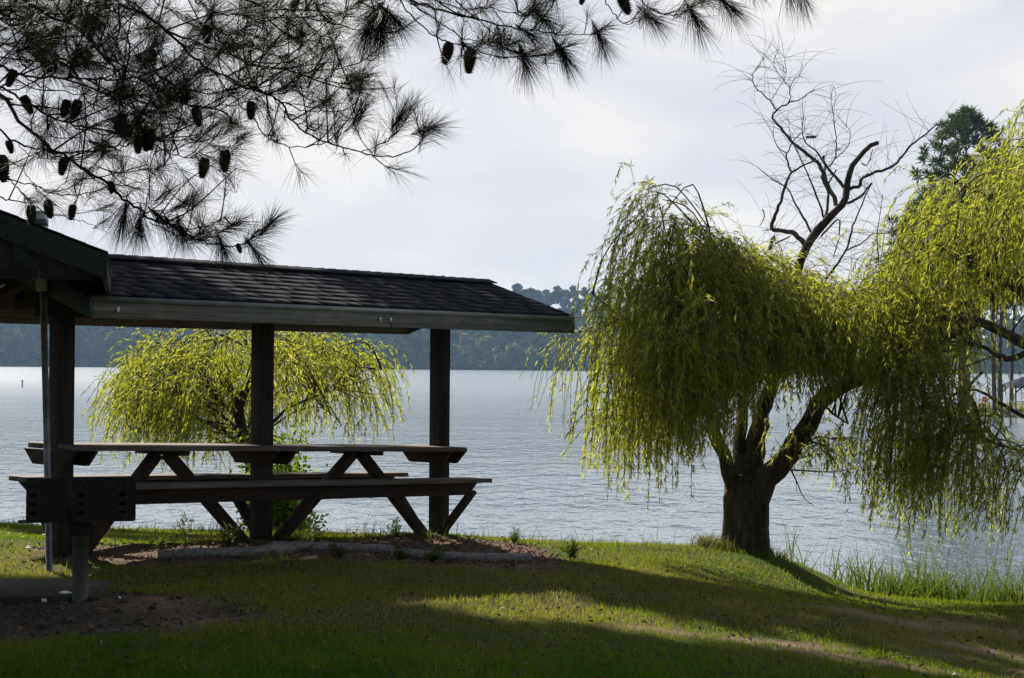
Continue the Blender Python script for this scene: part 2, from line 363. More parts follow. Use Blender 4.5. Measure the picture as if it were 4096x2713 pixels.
# ------------------------------------------------------------------ lake
def water_mat():
    m, nt, out = new_mat('water')
    p = nt.nodes.new('ShaderNodeBsdfPrincipled'); nt.links.new(p.outputs[0], out.inputs[0])
    p.inputs['Base Color'].default_value = (.12, .155, .19, 1); p.inputs['Roughness'].default_value = .07; p.inputs['IOR'].default_value = 1.33
    mp = mapping(nt, (.8, .42, 1)); nA = noise(nt, mp.outputs[0], 2.3, 4, .6); nB = noise(nt, mp.outputs[0], .8, 3, .5)
    n = nt.nodes.new('ShaderNodeMix'); n.data_type = 'FLOAT'; n.inputs['Factor'].default_value = .45; nt.links.new(nA.outputs['Fac'], n.inputs['A']); nt.links.new(nB.outputs['Fac'], n.inputs['B'])
    mpb = mapping(nt, (.02, .05, 1)); nb = noise(nt, mpb.outputs[0], 1, 3, .5)
    rb = ramp(nt, nb.outputs['Fac'], [(.35, (.35, .35, .35)), (.65, (1, 1, 1))])
    mul = nt.nodes.new('ShaderNodeMath'); mul.operation = 'MULTIPLY'
    nt.links.new(n.outputs['Result'], mul.inputs[0])
    ge = nt.nodes.new('ShaderNodeNewGeometry'); sp = nt.nodes.new('ShaderNodeSeparateXYZ'); nt.links.new(ge.outputs['Position'], sp.inputs[0])
    m2 = nt.nodes.new('ShaderNodeMapRange'); m2.inputs['From Min'].default_value = 70; m2.inputs['From Max'].default_value = 260; m2.inputs['To Min'].default_value = 1; m2.inputs['To Max'].default_value = .8; nt.links.new(sp.outputs['Y'], m2.inputs['Value'])
    m4 = nt.nodes.new('ShaderNodeMapRange'); m4.inputs['From Min'].default_value = 30; m4.inputs['From Max'].default_value = 250; m4.inputs['To Min'].default_value = .035; m4.inputs['To Max'].default_value = .27; nt.links.new(sp.outputs['Y'], m4.inputs['Value']); nt.links.new(m4.outputs[0], p.inputs['Roughness'])
    m3 = nt.nodes.new('ShaderNodeMath'); m3.operation = 'MULTIPLY'; nt.links.new(rb.outputs[0], m3.inputs[0]); nt.links.new(m2.outputs[0], m3.inputs[1]); nt.links.new(m3.outputs[0], mul.inputs[1])
    bump(nt, mul.outputs[0], 1, .21, p); return m
w = Buf(); w.add([(-900, 12, WZ), (900, 12, WZ), (900, 700, WZ), (-900, 700, WZ)], np.array([[0, 1, 2, 3]]))
struct(w.build('water', water_mat()), 'rippled grey blue lake reflecting the cloudy sky', 'lake')

# ------------------------------------------------------------------ far shore
def hill_z(x, y):
    t = np.clip((y-668)/170, 0, 1); t = t*t*(3-2*t)
    prof = 17+7*np.sin(x*.011+.6)+4*np.sin(x*.031+2)+5*np.exp(-((x-45)/55)**2)+13*np.clip((-x-5)/45, 0, 1)
    side = 1-.1*np.clip((-x-120)/250, 0, 1)
    return WZ-1.2+np.clip((y-668)/12, 0, 1)*1.8+t*prof*side
hx = np.linspace(-700, 700, 90); hy = np.concatenate([np.linspace(664, 690, 8), np.linspace(700, 1100, 30)])
HX, HY = np.meshgrid(hx, hy); HZ = hill_z(HX, HY)
ii = (np.arange(len(hy)-1)[:, None]*len(hx)+np.arange(len(hx)-1)[None]).ravel()
h = Buf(); h.add(np.stack([HX, HY, HZ], -1).reshape(-1, 3), np.stack([ii, ii+1, ii+len(hx)+1, ii+len(hx)], -1))
struct(h.build('hills', rough_mat('hill_ground', [(.3, (.012, .018, .006)), (.7, (.03, .04, .012))], .2, rough=1, bstr=0, spec=0), smooth=True), 'low wooded hills beyond the lake', 'hills')

def crown_tree(buf, base, H, W, nclump, nleaf, size, tint0, low=.08, rs=rng):
    """broadleaf crown: leaf faces spread over clumps"""
    base = np.asarray(base, float)
    t = rs.uniform(low, 1, nclump); prof = np.sin(np.pi*np.clip(t, .02, .98)**.8)**.55
    ang = rs.uniform(0, 2*math.pi, nclump); rad = prof*W*.5*np.sqrt(rs.uniform(.1, 1, nclump))
    cc = base+np.stack([np.cos(ang)*rad, np.sin(ang)*rad, t*H*.92], -1)
    cr = W*rs.uniform(.13, .24, nclump)
    for c_, r_ in zip(cc, cr):
        z_ = np.linspace(-1, 1, 5); tube(buf, np.stack([c_[0]+0*z_, c_[1]+0*z_, c_[2]+z_*r_*.72], -1), np.maximum(.06, np.sqrt(1-z_**2))*r_*.72, 6, .1, max(0, tint0-.25))
    d = norm(rs.normal(size=(nclump, nleaf, 3))); p = cc[:, None]+d*(cr[:, None, None]*rs.uniform(.55, 1.05, (nclump, nleaf, 1)))
    p = p.reshape(-1, 3); d = norm(d.reshape(-1, 3)+rs.normal(size=p.shape)*.6)
    s = norm(np.cross(d, rs.normal(size=p.shape))); u = np.cross(d, s)
    tt = np.clip(np.repeat(tint0+rs.normal(0, .13, nclump), nleaf)+rs.normal(0, .12, len(p)), 0, 1)
    sz = size*rs.uniform(.6, 1.3, (len(p), 1))
    v = np.stack([p-s*sz, p-u*sz*.7, p+s*sz, p+u*sz*.7], 1)
    buf.add(v.reshape(-1, 3), np.arange(len(p)*4).reshape(-1, 4), np.repeat(tt, 4))
fr = Buf()
rf = np.random.default_rng(3)
for row, (y0, n) in enumerate(((676, 95), (688, 80), (704, 70), (725, 64), (755, 60), (790, 56), (825, 62), (850, 74))):
    for k in range(n):
        x = -330+660*(k+rf.uniform(-.4, .4))/n; y = y0+rf.uniform(-6, 6)
        if x > 300*(y/673)+30: continue
        Hh = rf.uniform(10, 17)*(1.1 if rf.random() < .15 else 1)*(.8 if row == 0 else 1)
        crown_tree(fr, (x, y, float(hill_z(x, y))-.3), Hh, rf.uniform(8, 12), 15 if row < 3 else 11, 30, .95 if row < 3 else 1.15, rf.uniform(.2, .6), .0 if row < 2 else .06, rf)
tag(fr.build('forest', 'forest_leaf'), 'hazy dark green forest covering the far shore', 'forest', kind='stuff')
FAR = [(2050, 1380, 44, 'pale green round tree standing at the water line of the far shore'),
       (2125, 1395, 40, 'pale pointed tree on the far shore left of the tall willow'),
       (1950, 1345, 36, 'small domed tree on the far shore right of the last shelter post'),
       (2215, 1370, 36, 'dark rounded tree on the far shore half behind willow fronds'),
       (1860, 1330, 34, 'broad grey green tree on the far shore just past the last shelter post')]
for px, py, wd, lab in FAR:
    x = (px-CX)/F*668; top = at(px, py, 668)[2]; zb = WZ+.1
    b = Buf(); Ht = top-zb
    crown_tree(b, (x, 668, zb), Ht, wd*4*668/F*.75, 22, 40, .75, .8, .02, rf)
    e = empty('shore_tree', (x, 668, zb), lab, 'tree', 'trees on the far shore')
    b.build('crown', 'shore_leaf', e)
    t = Buf(); tube(t, [(x, 668, zb-.5), (x, 668, zb+Ht*.6)], [.35, .15], 6); t.build('trunk', 'bark_dark', e)

# buoys
for px, py, lab in ((89, 1548, 'pale banded marker buoy floating far out, seen left of the thin metal pole'), (1555, 1565, 'pale marker buoy floating by the drooping tip of the small willow')):
    r = ray(px, py); d = (WZ-1.5)/r[2]*r[1]; P = at(px, py, d)
    e = empty('marker_buoy', P, lab, 'buoy', 'marker buoys on the lake')
    s = d/F
    b = Buf(); tube(b, [P+(0, 0, -2*s), P+(0, 0, 25*s), P+(0, 0, 28*s)], [3*s, 3*s, 2.4*s], 10); b.build('float', 'buoy', e)
    b = Buf(); tube(b, [P+(0, 0, 20*s), P+(0, 0, 26*s)], [3.15*s, 3.15*s], 10); b.build('band', 'buoy_band', e); b = Buf(); tube(b, [P+(0, 0, 3*s), P+(0, 0, 6*s)], [3.15*s, 3.15*s], 10); b.build('band', 'buoy_band', e)

# ------------------------------------------------------------------ shelters
def shelter(o, th, prm, label, near=False):
    """gable-roofed shelter on a row of centre posts; o = mid post base, u along the ridge, v towards the low front eave"""
    u = np.array([math.cos(th), math.sin(th), 0.]); v = np.array([math.sin(th), -math.cos(th), 0.]); k = np.array([0, 0, 1.])
    o = np.asarray(o, float); slr = prm.get('slr', 0)
    def P(a, b, h): return o+a*u+b*v+(h+slr*a)*k
    LL, LR, A, He, rise = prm['LL'], prm['LR'], prm['A'], prm['He'], prm['rise']
    e = empty('picnic_shelter', o, label, 'shelter', 'gable roofed picnic shelters')
    # shingle roof: courses of separate tabs, both slopes + ridge caps
    rf_ = np.random.default_rng(5); sh = Buf(); sl = math.hypot(A+.03, rise); nrow = 9
    for sgn in (1, -1):
        dd = (np.array([0, 0, 0])+sgn*v*(A+.03)-k*rise)/sl; nn = np.cross(u, dd)*(1 if sgn == -1 else -1); nn = nn if nn[2] > 0 else -nn
        exp = sl/nrow
        for r in range(nrow):
            a = -LL-.015-rf_.uniform(0, .25)
            while a < LR+.015:
                wd = rf_.choice([.15, .30, .30, .31, .45]); a0, a1 = max(a, -LL-.015), min(a+wd-.0015, LR+.015); a += wd
                if a1-a0 < .02: continue
                s1 = (r+1)*exp+rf_.uniform(-.002, .002); s0 = max(0, r*exp-.02)
                lift = .0035+rf_.uniform(0, .001); base = P(0, 0, He+rise)+nn*.004
                q = [base+a0*u+s0*dd+slr*a0*k, base+a1*u+s0*dd+slr*a1*k, base+a1*u+s1*dd+nn*.003+slr*a1*k, base+a0*u+s1*dd+nn*.003+slr*a0*k]
                hexa(sh, q, [x_+nn*lift for x_ in q])
    a = -LL-.02
    while a < LR+.02:
        a1 = min(a+.14, LR+.02)
        for sgn in (1, -1):
            dd = (sgn*v*A-k*rise)/math.hypot(A, rise); nn = np.cross(u, dd); nn = nn if nn[2] > 0 else -nn
            top = P(0, 0, He+rise)
            l0, l1 = .03, .022
            q = [top+a*u+nn*l1+slr*a*k, top+min(a1+.05, LR+.02)*u+nn*l0+slr*a1*k, top+min(a1+.05, LR+.02)*u+dd*.13+nn*l0+slr*a1*k, top+a*u+dd*.13+nn*l1+slr*a*k]
            hexa(sh, q, [x_+nn*.006 for x_ in q])
        a += .14
    roof = sh.build('roof', 'shingle', e)
    dk = Buf()                                        # deck boards under the shingles
    for sgn in (1, -1):
        q = [P(-LL+.002, 0, He+rise-.002), P(LR-.002, 0, He+rise-.002), P(LR-.002, sgn*(A-.003), He-.002), P(-LL+.002, sgn*(A-.003), He-.002)]
        hexa(dk, [x_-k*.018 for x_ in q], q)
    dk.build('roof_deck', 'wood_brown', roof)
    # rafters + ridge beam
    ra = Buf()
    for a in np.linspace(-LL+.35, LR-.35, 8):
        for sgn in (1, -1):
            beam(ra, P(a, sgn*.09, He+rise-.085), P(a, sgn*(A-.03), He-.055), .04, .09)
    ra.build('rafter', 'wood_brown', roof)
    bm_ = Buf(); beam(bm_, P(-LL+.25, 0, He-.02), P(LR-.25, 0, He-.02), .075, .2); beam(bm_, P(-LL+.1, 0, He+rise-.12), P(LR-.1, 0, He+rise-.12), .045, .15); bm_.build('beam', 'wood_brown', e)
    for a in prm['posts']:                            # collar ties over each post
        cb = Buf(); beam(cb, P(a+.11, -A*.75, He+.02), P(a+.11, A*.75, He+.02), .04, .14); cb.build('collar_tie', 'wood_brown', e)
    # fascia boards
    fh = .125
    for sgn in (1, -1):
        for i, (a0, a1) in enumerate(((-LL, LL*.18), (LL*.18+.01, LR)) if not near else ((-LL, LR),)):
            f = Buf(); obox(f, P(a0, sgn*A-(.0 if sgn > 0 else .03), He-fh-.03), u*(a1-a0)+k*slr*(a1-a0), v*.03, k*fh)
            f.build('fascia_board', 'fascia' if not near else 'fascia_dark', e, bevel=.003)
        d = Buf(); L_ = LL+LR
        obox(d, P(-LL-.012, sgn*A+(.033 if sgn > 0 else -.037), He-.042), u*(L_+.024)+k*slr*L_, v*.004, k*.04)
        obox(d, P(-LL-.012, sgn*A+(-.045 if sgn > 0 else .005), He+.0025), u*(L_+.024)+k*slr*L_, v*.04, k*.002)
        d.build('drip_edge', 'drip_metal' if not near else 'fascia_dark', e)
    for a, sg in ((-LL, -1), (LR, 1)):                # rake boards
        for sgn in (1, -1):
            f = Buf(); t_ = .028
            a0 = a-t_*(sg < 0)-(.002 if sg < 0 else -.002)
            q = [P(a0, 0, He+rise-.012), P(a0, sgn*(A+.03), He-.012), P(a0, sgn*(A+.03), He-.155), P(a0, 0, He+rise-.155)]
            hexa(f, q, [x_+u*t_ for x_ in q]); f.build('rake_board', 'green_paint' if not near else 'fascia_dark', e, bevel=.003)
    if near:                                          # boarded gable end
        gp = Buf(); a0 = -LL+.02
        for i in range(14):
            b0, b1 = -A+.05+i*(2*A-.1)/14, -A+.05+(i+1)*(2*A-.1)/14-.004
            h0, h1 = (He-.02+rise*(1-abs(b)/A)-.03 for b in (b0, b1))
            q = [P(a0, b0, He-.155), P(a0, b1, He-.155), P(a0, b1, h1), P(a0, b0, h0)]
            hexa(gp, q, [x_+u*.02 for x_ in q])
        gp.build('gable_panel', 'fascia_dark', e)
    for a in prm['posts']:
        p_ = Buf(); pw = .139
        c = P(a, 0, 0); zg = float(gz(c[0], c[1]))-.2; zt = He-.12+o[2]+slr*a
        b0 = np.array([c[0], c[1], 0]); cs = [(-u-v)*pw/2, (u-v)*pw/2, (u+v)*pw/2, (-u+v)*pw/2]
        lo = [b0+q_+k*zg for q_ in cs]; hi = [b0+q_+k*zt for q_ in cs]
        hexa(p_, lo[::-1], hi[::-1]); p_.build('post', 'wood_post', e, bevel=.006)
    return e, P, u, v
TH = .852
O1 = np.array([-2.11, 13.807, -.015])
S1, P1, U1, V1 = shelter(O1, TH, dict(LL=2.437, LR=2.815, A=1.061, He=1.952, rise=.349, slr=-.002, posts=(-1.961, 0, 2.172)), 'far picnic shelter with shingled gable roof over the attached picnic table')
# small fixings on the far fascia
for a in (-2.25, .3, .42):
    fx = Buf(); c = P1(a, 1.061+.036, 1.952-.11); obox(fx, c, U1*.022, V1*.006, np.array([0, 0, .035])); fx.build('bracket', 'white', S1)

# near shelter: right front corner of its roof shows upper left
al = R(13.3); gdir = np.array([math.cos(al), math.sin(al)])
TH2 = al+math.pi/2                                     # ridge direction (-sin al, cos al)
cor = at(430, 1014, 9.5); A2, rise2 = 1.10, .43
# v for the shelter is (sin th, -cos th) = gdir
c0 = cor[:2]-gdir*(A2+.03)
r2 = np.array([math.cos(TH2), math.sin(TH2)])
LL2, LR2 = 1.75, 1.75
o2 = c0+r2*LL2
O2 = np.array([o2[0], o2[1], float(gz(o2[0], o2[1]))])
S2, P2, U2, V2 = shelter(O2, TH2, dict(LL=LL2, LR=LR2, A=A2, He=cor[2]-O2[2], rise=rise2, posts=(-1.1, 1.1)), 'near picnic shelter with dark boarded gable at the upper left', near=True)

# concrete slab under the near shelter
sl = Buf()
ps = [ground_at(435, 2370), ground_at(395, 2408)]
corners = [ps[1], ps[0], ps[0]+np.array([-3.6, .35, 0]), ps[1]+np.array([-3.6, -.1, 0])]
zt = max(p[2] for p in ps)+.03
lo = [np.array([c[0], c[1], zt-.2]) for c in corners]; hi = [np.array([c[0], c[1], zt]) for c in corners]
hexa(sl, lo, hi)
struct(sl.build('pavement', 'concrete', bevel=.01), 'weathered concrete slab edge beside the grill', 'pavement')

# ------------------------------------------------------------------ picnic table fixed to the far shelter's posts
def table():
    sl_ = -.037; k = np.array([0, 0, 1.])
    o = O1
    def P(a, b, h): return o+a*U1+b*V1+(h+sl_*a)*k
    def board(buf, a0, a1, b0, b1, h0, h1):
        q = [P(a0, b0, h0), P(a1, b0, h0), P(a1, b1, h0), P(a0, b1, h0)]
        hexa(buf, q[::-1], [x+k*(h1-h0) for x in q][::-1])
    e = empty('picnic_table', o, 'long weathered wooden picnic table with attached benches fixed to the posts of the far shelter', 'picnic table')
    for (a0, a1, hh) in ((-2.03, .16, .803), (.165, 2.2, .80)):
        tp = Buf(); n = 4; wd = .68/n
        for i in range(n):
            b0 = -.34+i*wd
            if abs(b0+wd/2) < .12: # planks beside posts are notched: shift ends
                pass
            board(tp, a0+random.uniform(-.006, .006), a1+random.uniform(-.006, .006), b0+.003, b0+wd-.003, hh-.04, hh)
        tp.build('tabletop', 'wood_grey', e, bevel=.004)
    for sgn in (1, -1):
        for (a0, a1, hh) in ((-1.99, .30 if sgn > 0 else .05, .53), (.305 if sgn > 0 else .055, 2.18, .527)):
            bn = Buf()
            for i in range(2):
                b0 = sgn*.541-.13+i*.13
                board(bn, a0, a1+random.uniform(-.004, .004), b0+.002, b0+.128, hh-.038, hh)
            bn.build('bench', 'wood_grey', e, bevel=.004)
        ap = Buf()                                     # apron board under the bench, slanted ends
        for bb in (sgn*.541-.06,):
            q = [P(-1.95, bb, .487), P(2.15, bb, .487), P(2.03, bb, .37), P(-1.83, bb, .37)]
            hexa(ap, q, [x+V1*.038 for x in q])
        ap.build('bench_apron', 'wood_brown', e, bevel=.003)
    for a in (-1.961, 0, 2.09):                       # cleats across each post, under the top
        cl = Buf()
        for da in (-.112, .074):
            q = [P(a+da, -.33, .76), P(a+da, .33, .76), P(a+da, .21, .645), P(a+da, -.21, .645)]
            hexa(cl, q, [x+U1*.038 for x in q])
        cl.build('cleat', 'wood_brown', e, bevel=.003)
    def gb(a, b): q = P(a, b, 0); return np.array([q[0], q[1], float(gz(q[0], q[1]))-.06])
    for a in (-1.03, 1.10):                           # flat mid-span cleats
        cl = Buf(); obox(cl, P(a-.045, -.3, .722), U1*.09, V1*.6, k*.036); cl.build('cleat', 'wood_brown', e, bevel=.003)
        for s, pa in ((-1, -1.93 if a < 0 else .03), (1, -.03 if a < 0 else 2.13)):
            br = Buf(); beam(br, P(a+s*.05, .0, .73), gb(pa, 0.0)+U1*(-s)*.1, .085, .085, V1); br.build('brace', 'wood_brown', e, bevel=.003)
    for a in (-1.961, 0, 2.172):                      # braces from post foot to the benches
        for sgn in (1, -1):
            for da in (-.1 if a > 1 else .105,):
                br = Buf(); beam(br, P(a+da, sgn*.52, .40), gb(a+da, sgn*.07), .04, .10, U1); br.build('brace', 'wood_brown', e, bevel=.003)
        sd2 = -.1 if a > 1 else .105
        br = Buf(); beam(br, P(a+sd2*1.4, -.5, .43), P(a+sd2*1.4, .5, .43), .038, .085); br.build('cross_brace', 'wood_brown', e, bevel=.003)
table()

# ------------------------------------------------------------------ grill
def grill():
    b0 = ground_at(320, 2404); d = b0[1]; s = d/F
    e = empty('park_grill', b0, 'rusty black charcoal grill box on a steel post standing in a dirt mound', 'grill')
    pt = Buf(); top = at(322, 2140, d); tube(pt, [b0-(0, 0, .2), np.array([b0[0], b0[1], top[2]])], [.046, .046], 20); pt.build('post', 'grill_post', e, smooth=True)
    be = R(15); u = np.array([math.cos(be), math.sin(be), 0]); v = np.array([-math.sin(be), math.cos(be), 0]); k = np.array([0, 0, 1.])
    df = d-.27; ztop = at(300, 1918, df)[2]; zbot = at(300, 2090, df)[2]; H = ztop-zbot
    le, ri = at(104, 2000, df), at(543, 2000, df+.17); c = np.array([le[0], df, zbot]); L1, L2, t = np.linalg.norm((ri-le)[:2]), .40, .006
    bx = Buf()
    def wall(o, dr, L, nrm, cols, H):
        sl_ = [(cx_-.021, cx_+.021, H-z0, H-z0+.02) for cx_ in cols for z0 in (.056, .107, .158, .208)]
        xc = sorted({0, L, *[q for s_ in sl_ for q in s_[:2]]}); zc = sorted({0, H, *[q for s_ in sl_ for q in s_[2:]]})
        for i in range(len(xc)-1):
            for j in range(len(zc)-1):
                xm, zm = (xc[i]+xc[i+1])/2, (zc[j]+zc[j+1])/2
                if any(s_[0] < xm < s_[1] and s_[2] < zm < s_[3] for s_ in sl_): continue
                q0 = o+dr*xc[i]+k*zc[j]; a_, b_ = dr*(xc[i+1]-xc[i]), k*(zc[j+1]-zc[j])
                bx.add([q0, q0+a_, q0+a_+b_, q0+b_], np.array([[0, 1, 2, 3]])); bx.add([q0+nrm*t, q0+a_+nrm*t, q0+a_+b_+nrm*t, q0+b_+nrm*t], np.array([[3, 2, 1, 0]]))
        obox(bx, o+k*(H+.0005), dr*L, nrm*t, k*.002)
    s2 = L1/439
    wall(c, u, L1, v, (28*s2, 219*s2, 385*s2), H); wall(c+v*t, v, L2-t, u, (.2,), H-.05); wall(c+u*L1-u*t+v*t, v, L2-t, u, (.2,), H-.05); wall(c+v*(L2-t)+u*t, u, L1-2*t, v, (), H-.035)
    obox(bx, c+u*(160*s2)-v*.005, u*.03, v*.0045, k*H)                       # upright seam strip
    obox(bx, c-k*.0055-v*.012-u*.045, u*(L1+.035), v*.16, k*.005); obox(bx, c-k*.0055+v*.149, u*L1, v*(L2-.15), k*.005)
    bx.build('firebox', 'iron', e)
    gr = Buf()
    for i in range(18):
        a = .03+i*.034; tube(gr, [c+u*a+v*.012+k*(H-.075), c+u*a+v*(L2-.012)+k*(H-.075)], .005, 6)
    gr.build('grate', 'iron', e)
    nk = Buf(); cc = np.array([b0[0], b0[1], 0])
    obox(nk, np.array([b0[0], b0[1], zbot-.095])-u*.07-v*.07, u*.14, v*.14, k*.088); nk.build('socket', 'iron', e, bevel=.004)
grill()

# ------------------------------------------------------------------ thin metal pole with sleeve
def pole():
    b0 = ground_at(200, 2290); d = b0[1]; s = d/F
    e = empty('metal_pole', b0, 'thin leaning metal pole with a pale sleeve behind the near shelter roof', 'pole')
    top = at(170, 1060, d); p = Buf(); tube(p, [b0-(0, 0, .15), at(186, 1700, d), top], .0235, 14); p.build('pipe', 'galv', e, smooth=True)
    sl = Buf(); a = at(170, 1165, d); b = at(164, 862, d); wd = 42*s
    beam(sl, a, b, wd, wd, (0, 1, .01)); sl.build('sleeve', 'sleeve', e, bevel=.004)
    cp_ = Buf(); beam(cp_, b, b+(0, 0, .03), wd*1.02, wd*1.02, (0, 1, .01)); cp_.build('cap', 'white', e, bevel=.004)
    st = Buf(); q = at(165, 905, d); beam(st, q, q+(0, 0, .05), wd*1.06, wd*1.06, (0, 1, .01)); st.build('band', 'galv', e)
pole()

# ------------------------------------------------------------------ landscape timbers
def timber(pts, label, hgt=.085):
    P = [ground_at(*p) for p in pts]; P = np.array(P); P[:, 2] = gz(P[:, 0], P[:, 1])+hgt*.36
    Q = resample(P, 24); Q[:, 2] += rng.normal(0, .003, 24)
    b = Buf(); tube(b, Q, hgt*.5*(1+.06*np.sin(np.linspace(0, 9, 24))), 12, .03)
    tag(b.build('landscape_timber', 'log', smooth=False), label, 'timber', 'weathered timbers edging the mulch bed')
timber([(632, 2240), (900, 2228), (1180, 2214)], 'split grey landscape timber with its cut end left of the middle shelter post')
timber([(1080, 2206), (1350, 2206), (1570, 2220)], 'bowed grey landscape timber in front of the middle shelter post')
timber([(1560, 2232), (1850, 2246), (2120, 2252)], 'flat grey landscape timber in front of the right shelter post')

# ------------------------------------------------------------------ willows
def limb(buf, pts, radii, depths, n=18, wob=.06, sides=9, scale=1.7305):
    P = np.array([at(x*scale, y*scale, d) for (x, y), d in zip(pts, depths)])
    Q = resample(P, n); r = np.interp(np.linspace(0, 1, n), np.linspace(0, 1, len(radii)), radii)
    Q[1:-1] += rng.normal(size=(n-2, 3))*r[1:-1, None]*.12
    tube(buf, Q, r, sides, wob); return Q
def willow_crown(leafb, twigb, axis, limbs, top, bot, dc, thick, ncl, nst, seed, hrange=(0, .55), lenr=(.5, 2.0), step=.021, LW=(.074, .0100), spread=.33, dsh=None, hole=None, xr=None):
    rs = np.random.default_rng(seed)
    tx, ty = np.array(top, float).T*1.7305; bx_, by_ = np.array(bot, float).T*1.7305
    x0, x1 = (tx[0], tx[-1]) if xr is None else (xr[0]*1.7305, xr[1]*1.7305)
    LP = np.concatenate(limbs); xm, hw = (tx[0]+tx[-1])/2, (tx[-1]-tx[0])/2
    B, D, S, T, LL_ = [], [], [], [], []
    for c in range(ncl):
        px = rs.uniform(x0, x1); ty_, by__ = np.interp(px, tx, ty), np.interp(px, bx_, by_)
        f = hrange[0]+(hrange[1]-hrange[0])*rs.random()**1.25
        py = ty_+(by__-ty_)*f
        dt = thick*math.sqrt(max(.08, 1-((px-xm)/hw)**2*.9))*(.45+.55*min(1, f*3))
        d = dc+rs.uniform(-1, 1)*dt+(np.interp(px, dsh[0], dsh[1]) if dsh else 0)
        if hole and hole[0]*1.7305 < px < hole[1]*1.7305 and hole[2]*1.7305 < py+60 and py < hole[3]*1.7305: d = dc+rs.uniform(.5, 1.2)
        ctr = at(px, py, d)
        j = np.argmin(((LP-ctr)**2).sum(1)+rs.uniform(0, 2.2, len(LP))+3*np.maximum(0, LP[:, 2]-ctr[2])); st = LP[j]
        mid = (st+ctr)/2+np.array([0, 0, .13*np.linalg.norm(ctr-st)])+rs.normal(size=3)*.12
        tube(twigb, resample(np.array([st, mid, ctr]), 8), np.linspace(.011, .004, 8), 4, cap=False)
        ctint = rs.normal(.5, .12)
        for q in range(nst):
            s = ctr+rs.normal(size=3)*spread*np.array([.8, .8, .55])
            ps_ = proj(s)
            if ps_[1] < np.interp(ps_[0], tx, ty)-45 or ps_[0] < x0-110: continue
            zb = at(px, np.interp(ps_[0], bx_, by_)+rs.normal(0, 55)-rs.exponential(75), d)[2]
            L = min(rs.uniform(*lenr), max(.25, s[2]-zb))
            if s[2]-zb < .12: continue
            out = s-axis; out[2] = 0; out = out/max(np.linalg.norm(out), .3)
            n = max(4, int(L/.12)); v = norm(out*rs.uniform(.1, .6)+np.array([*(rs.normal(size=2)*.38), rs.uniform(-.35, .5)])); P = [s]
            sway = rs.normal(size=2)*.02
            for i in range(n):
                v = norm(v+np.array([sway[0], sway[1], -.5])); P.append(P[-1]+v*L/n)
            P = np.array(P); tube(twigb, P[::2] if len(P) > 4 else P, .0022, 3, cap=False)
            m = int(L/step); t = np.sort(rs.uniform(.03, 1, m))*n; i0 = np.minimum(t.astype(int), n-1); fr_ = (t-i0)[:, None]
            base = P[i0]*(1-fr_)+P[i0+1]*fr_; tan = norm(P[i0+1]-P[i0])
            sd = rs.normal(size=(m, 3)); sd = norm(sd-(sd*tan).sum(1, keepdims=True)*tan)
            dr = norm(tan*.75+sd*rs.uniform(.25, .8, (m, 1))+np.array([0, 0, -.25]))
            B.append(base); D.append(dr); S.append(norm(np.cross(dr, rs.normal(size=(m, 3))))); T.append(np.clip(ctint+rs.normal(0, .2, m)+rs.normal(0, .08), 0, 1)); LL_.append(LW[0]*rs.uniform(.6, 1.2, m))
    B, D, S, T, LL_ = map(np.concatenate, (B, D, S, T, LL_))
    leaves(leafb, B, D, S, LL_, LW[1], T)
    return len(B)

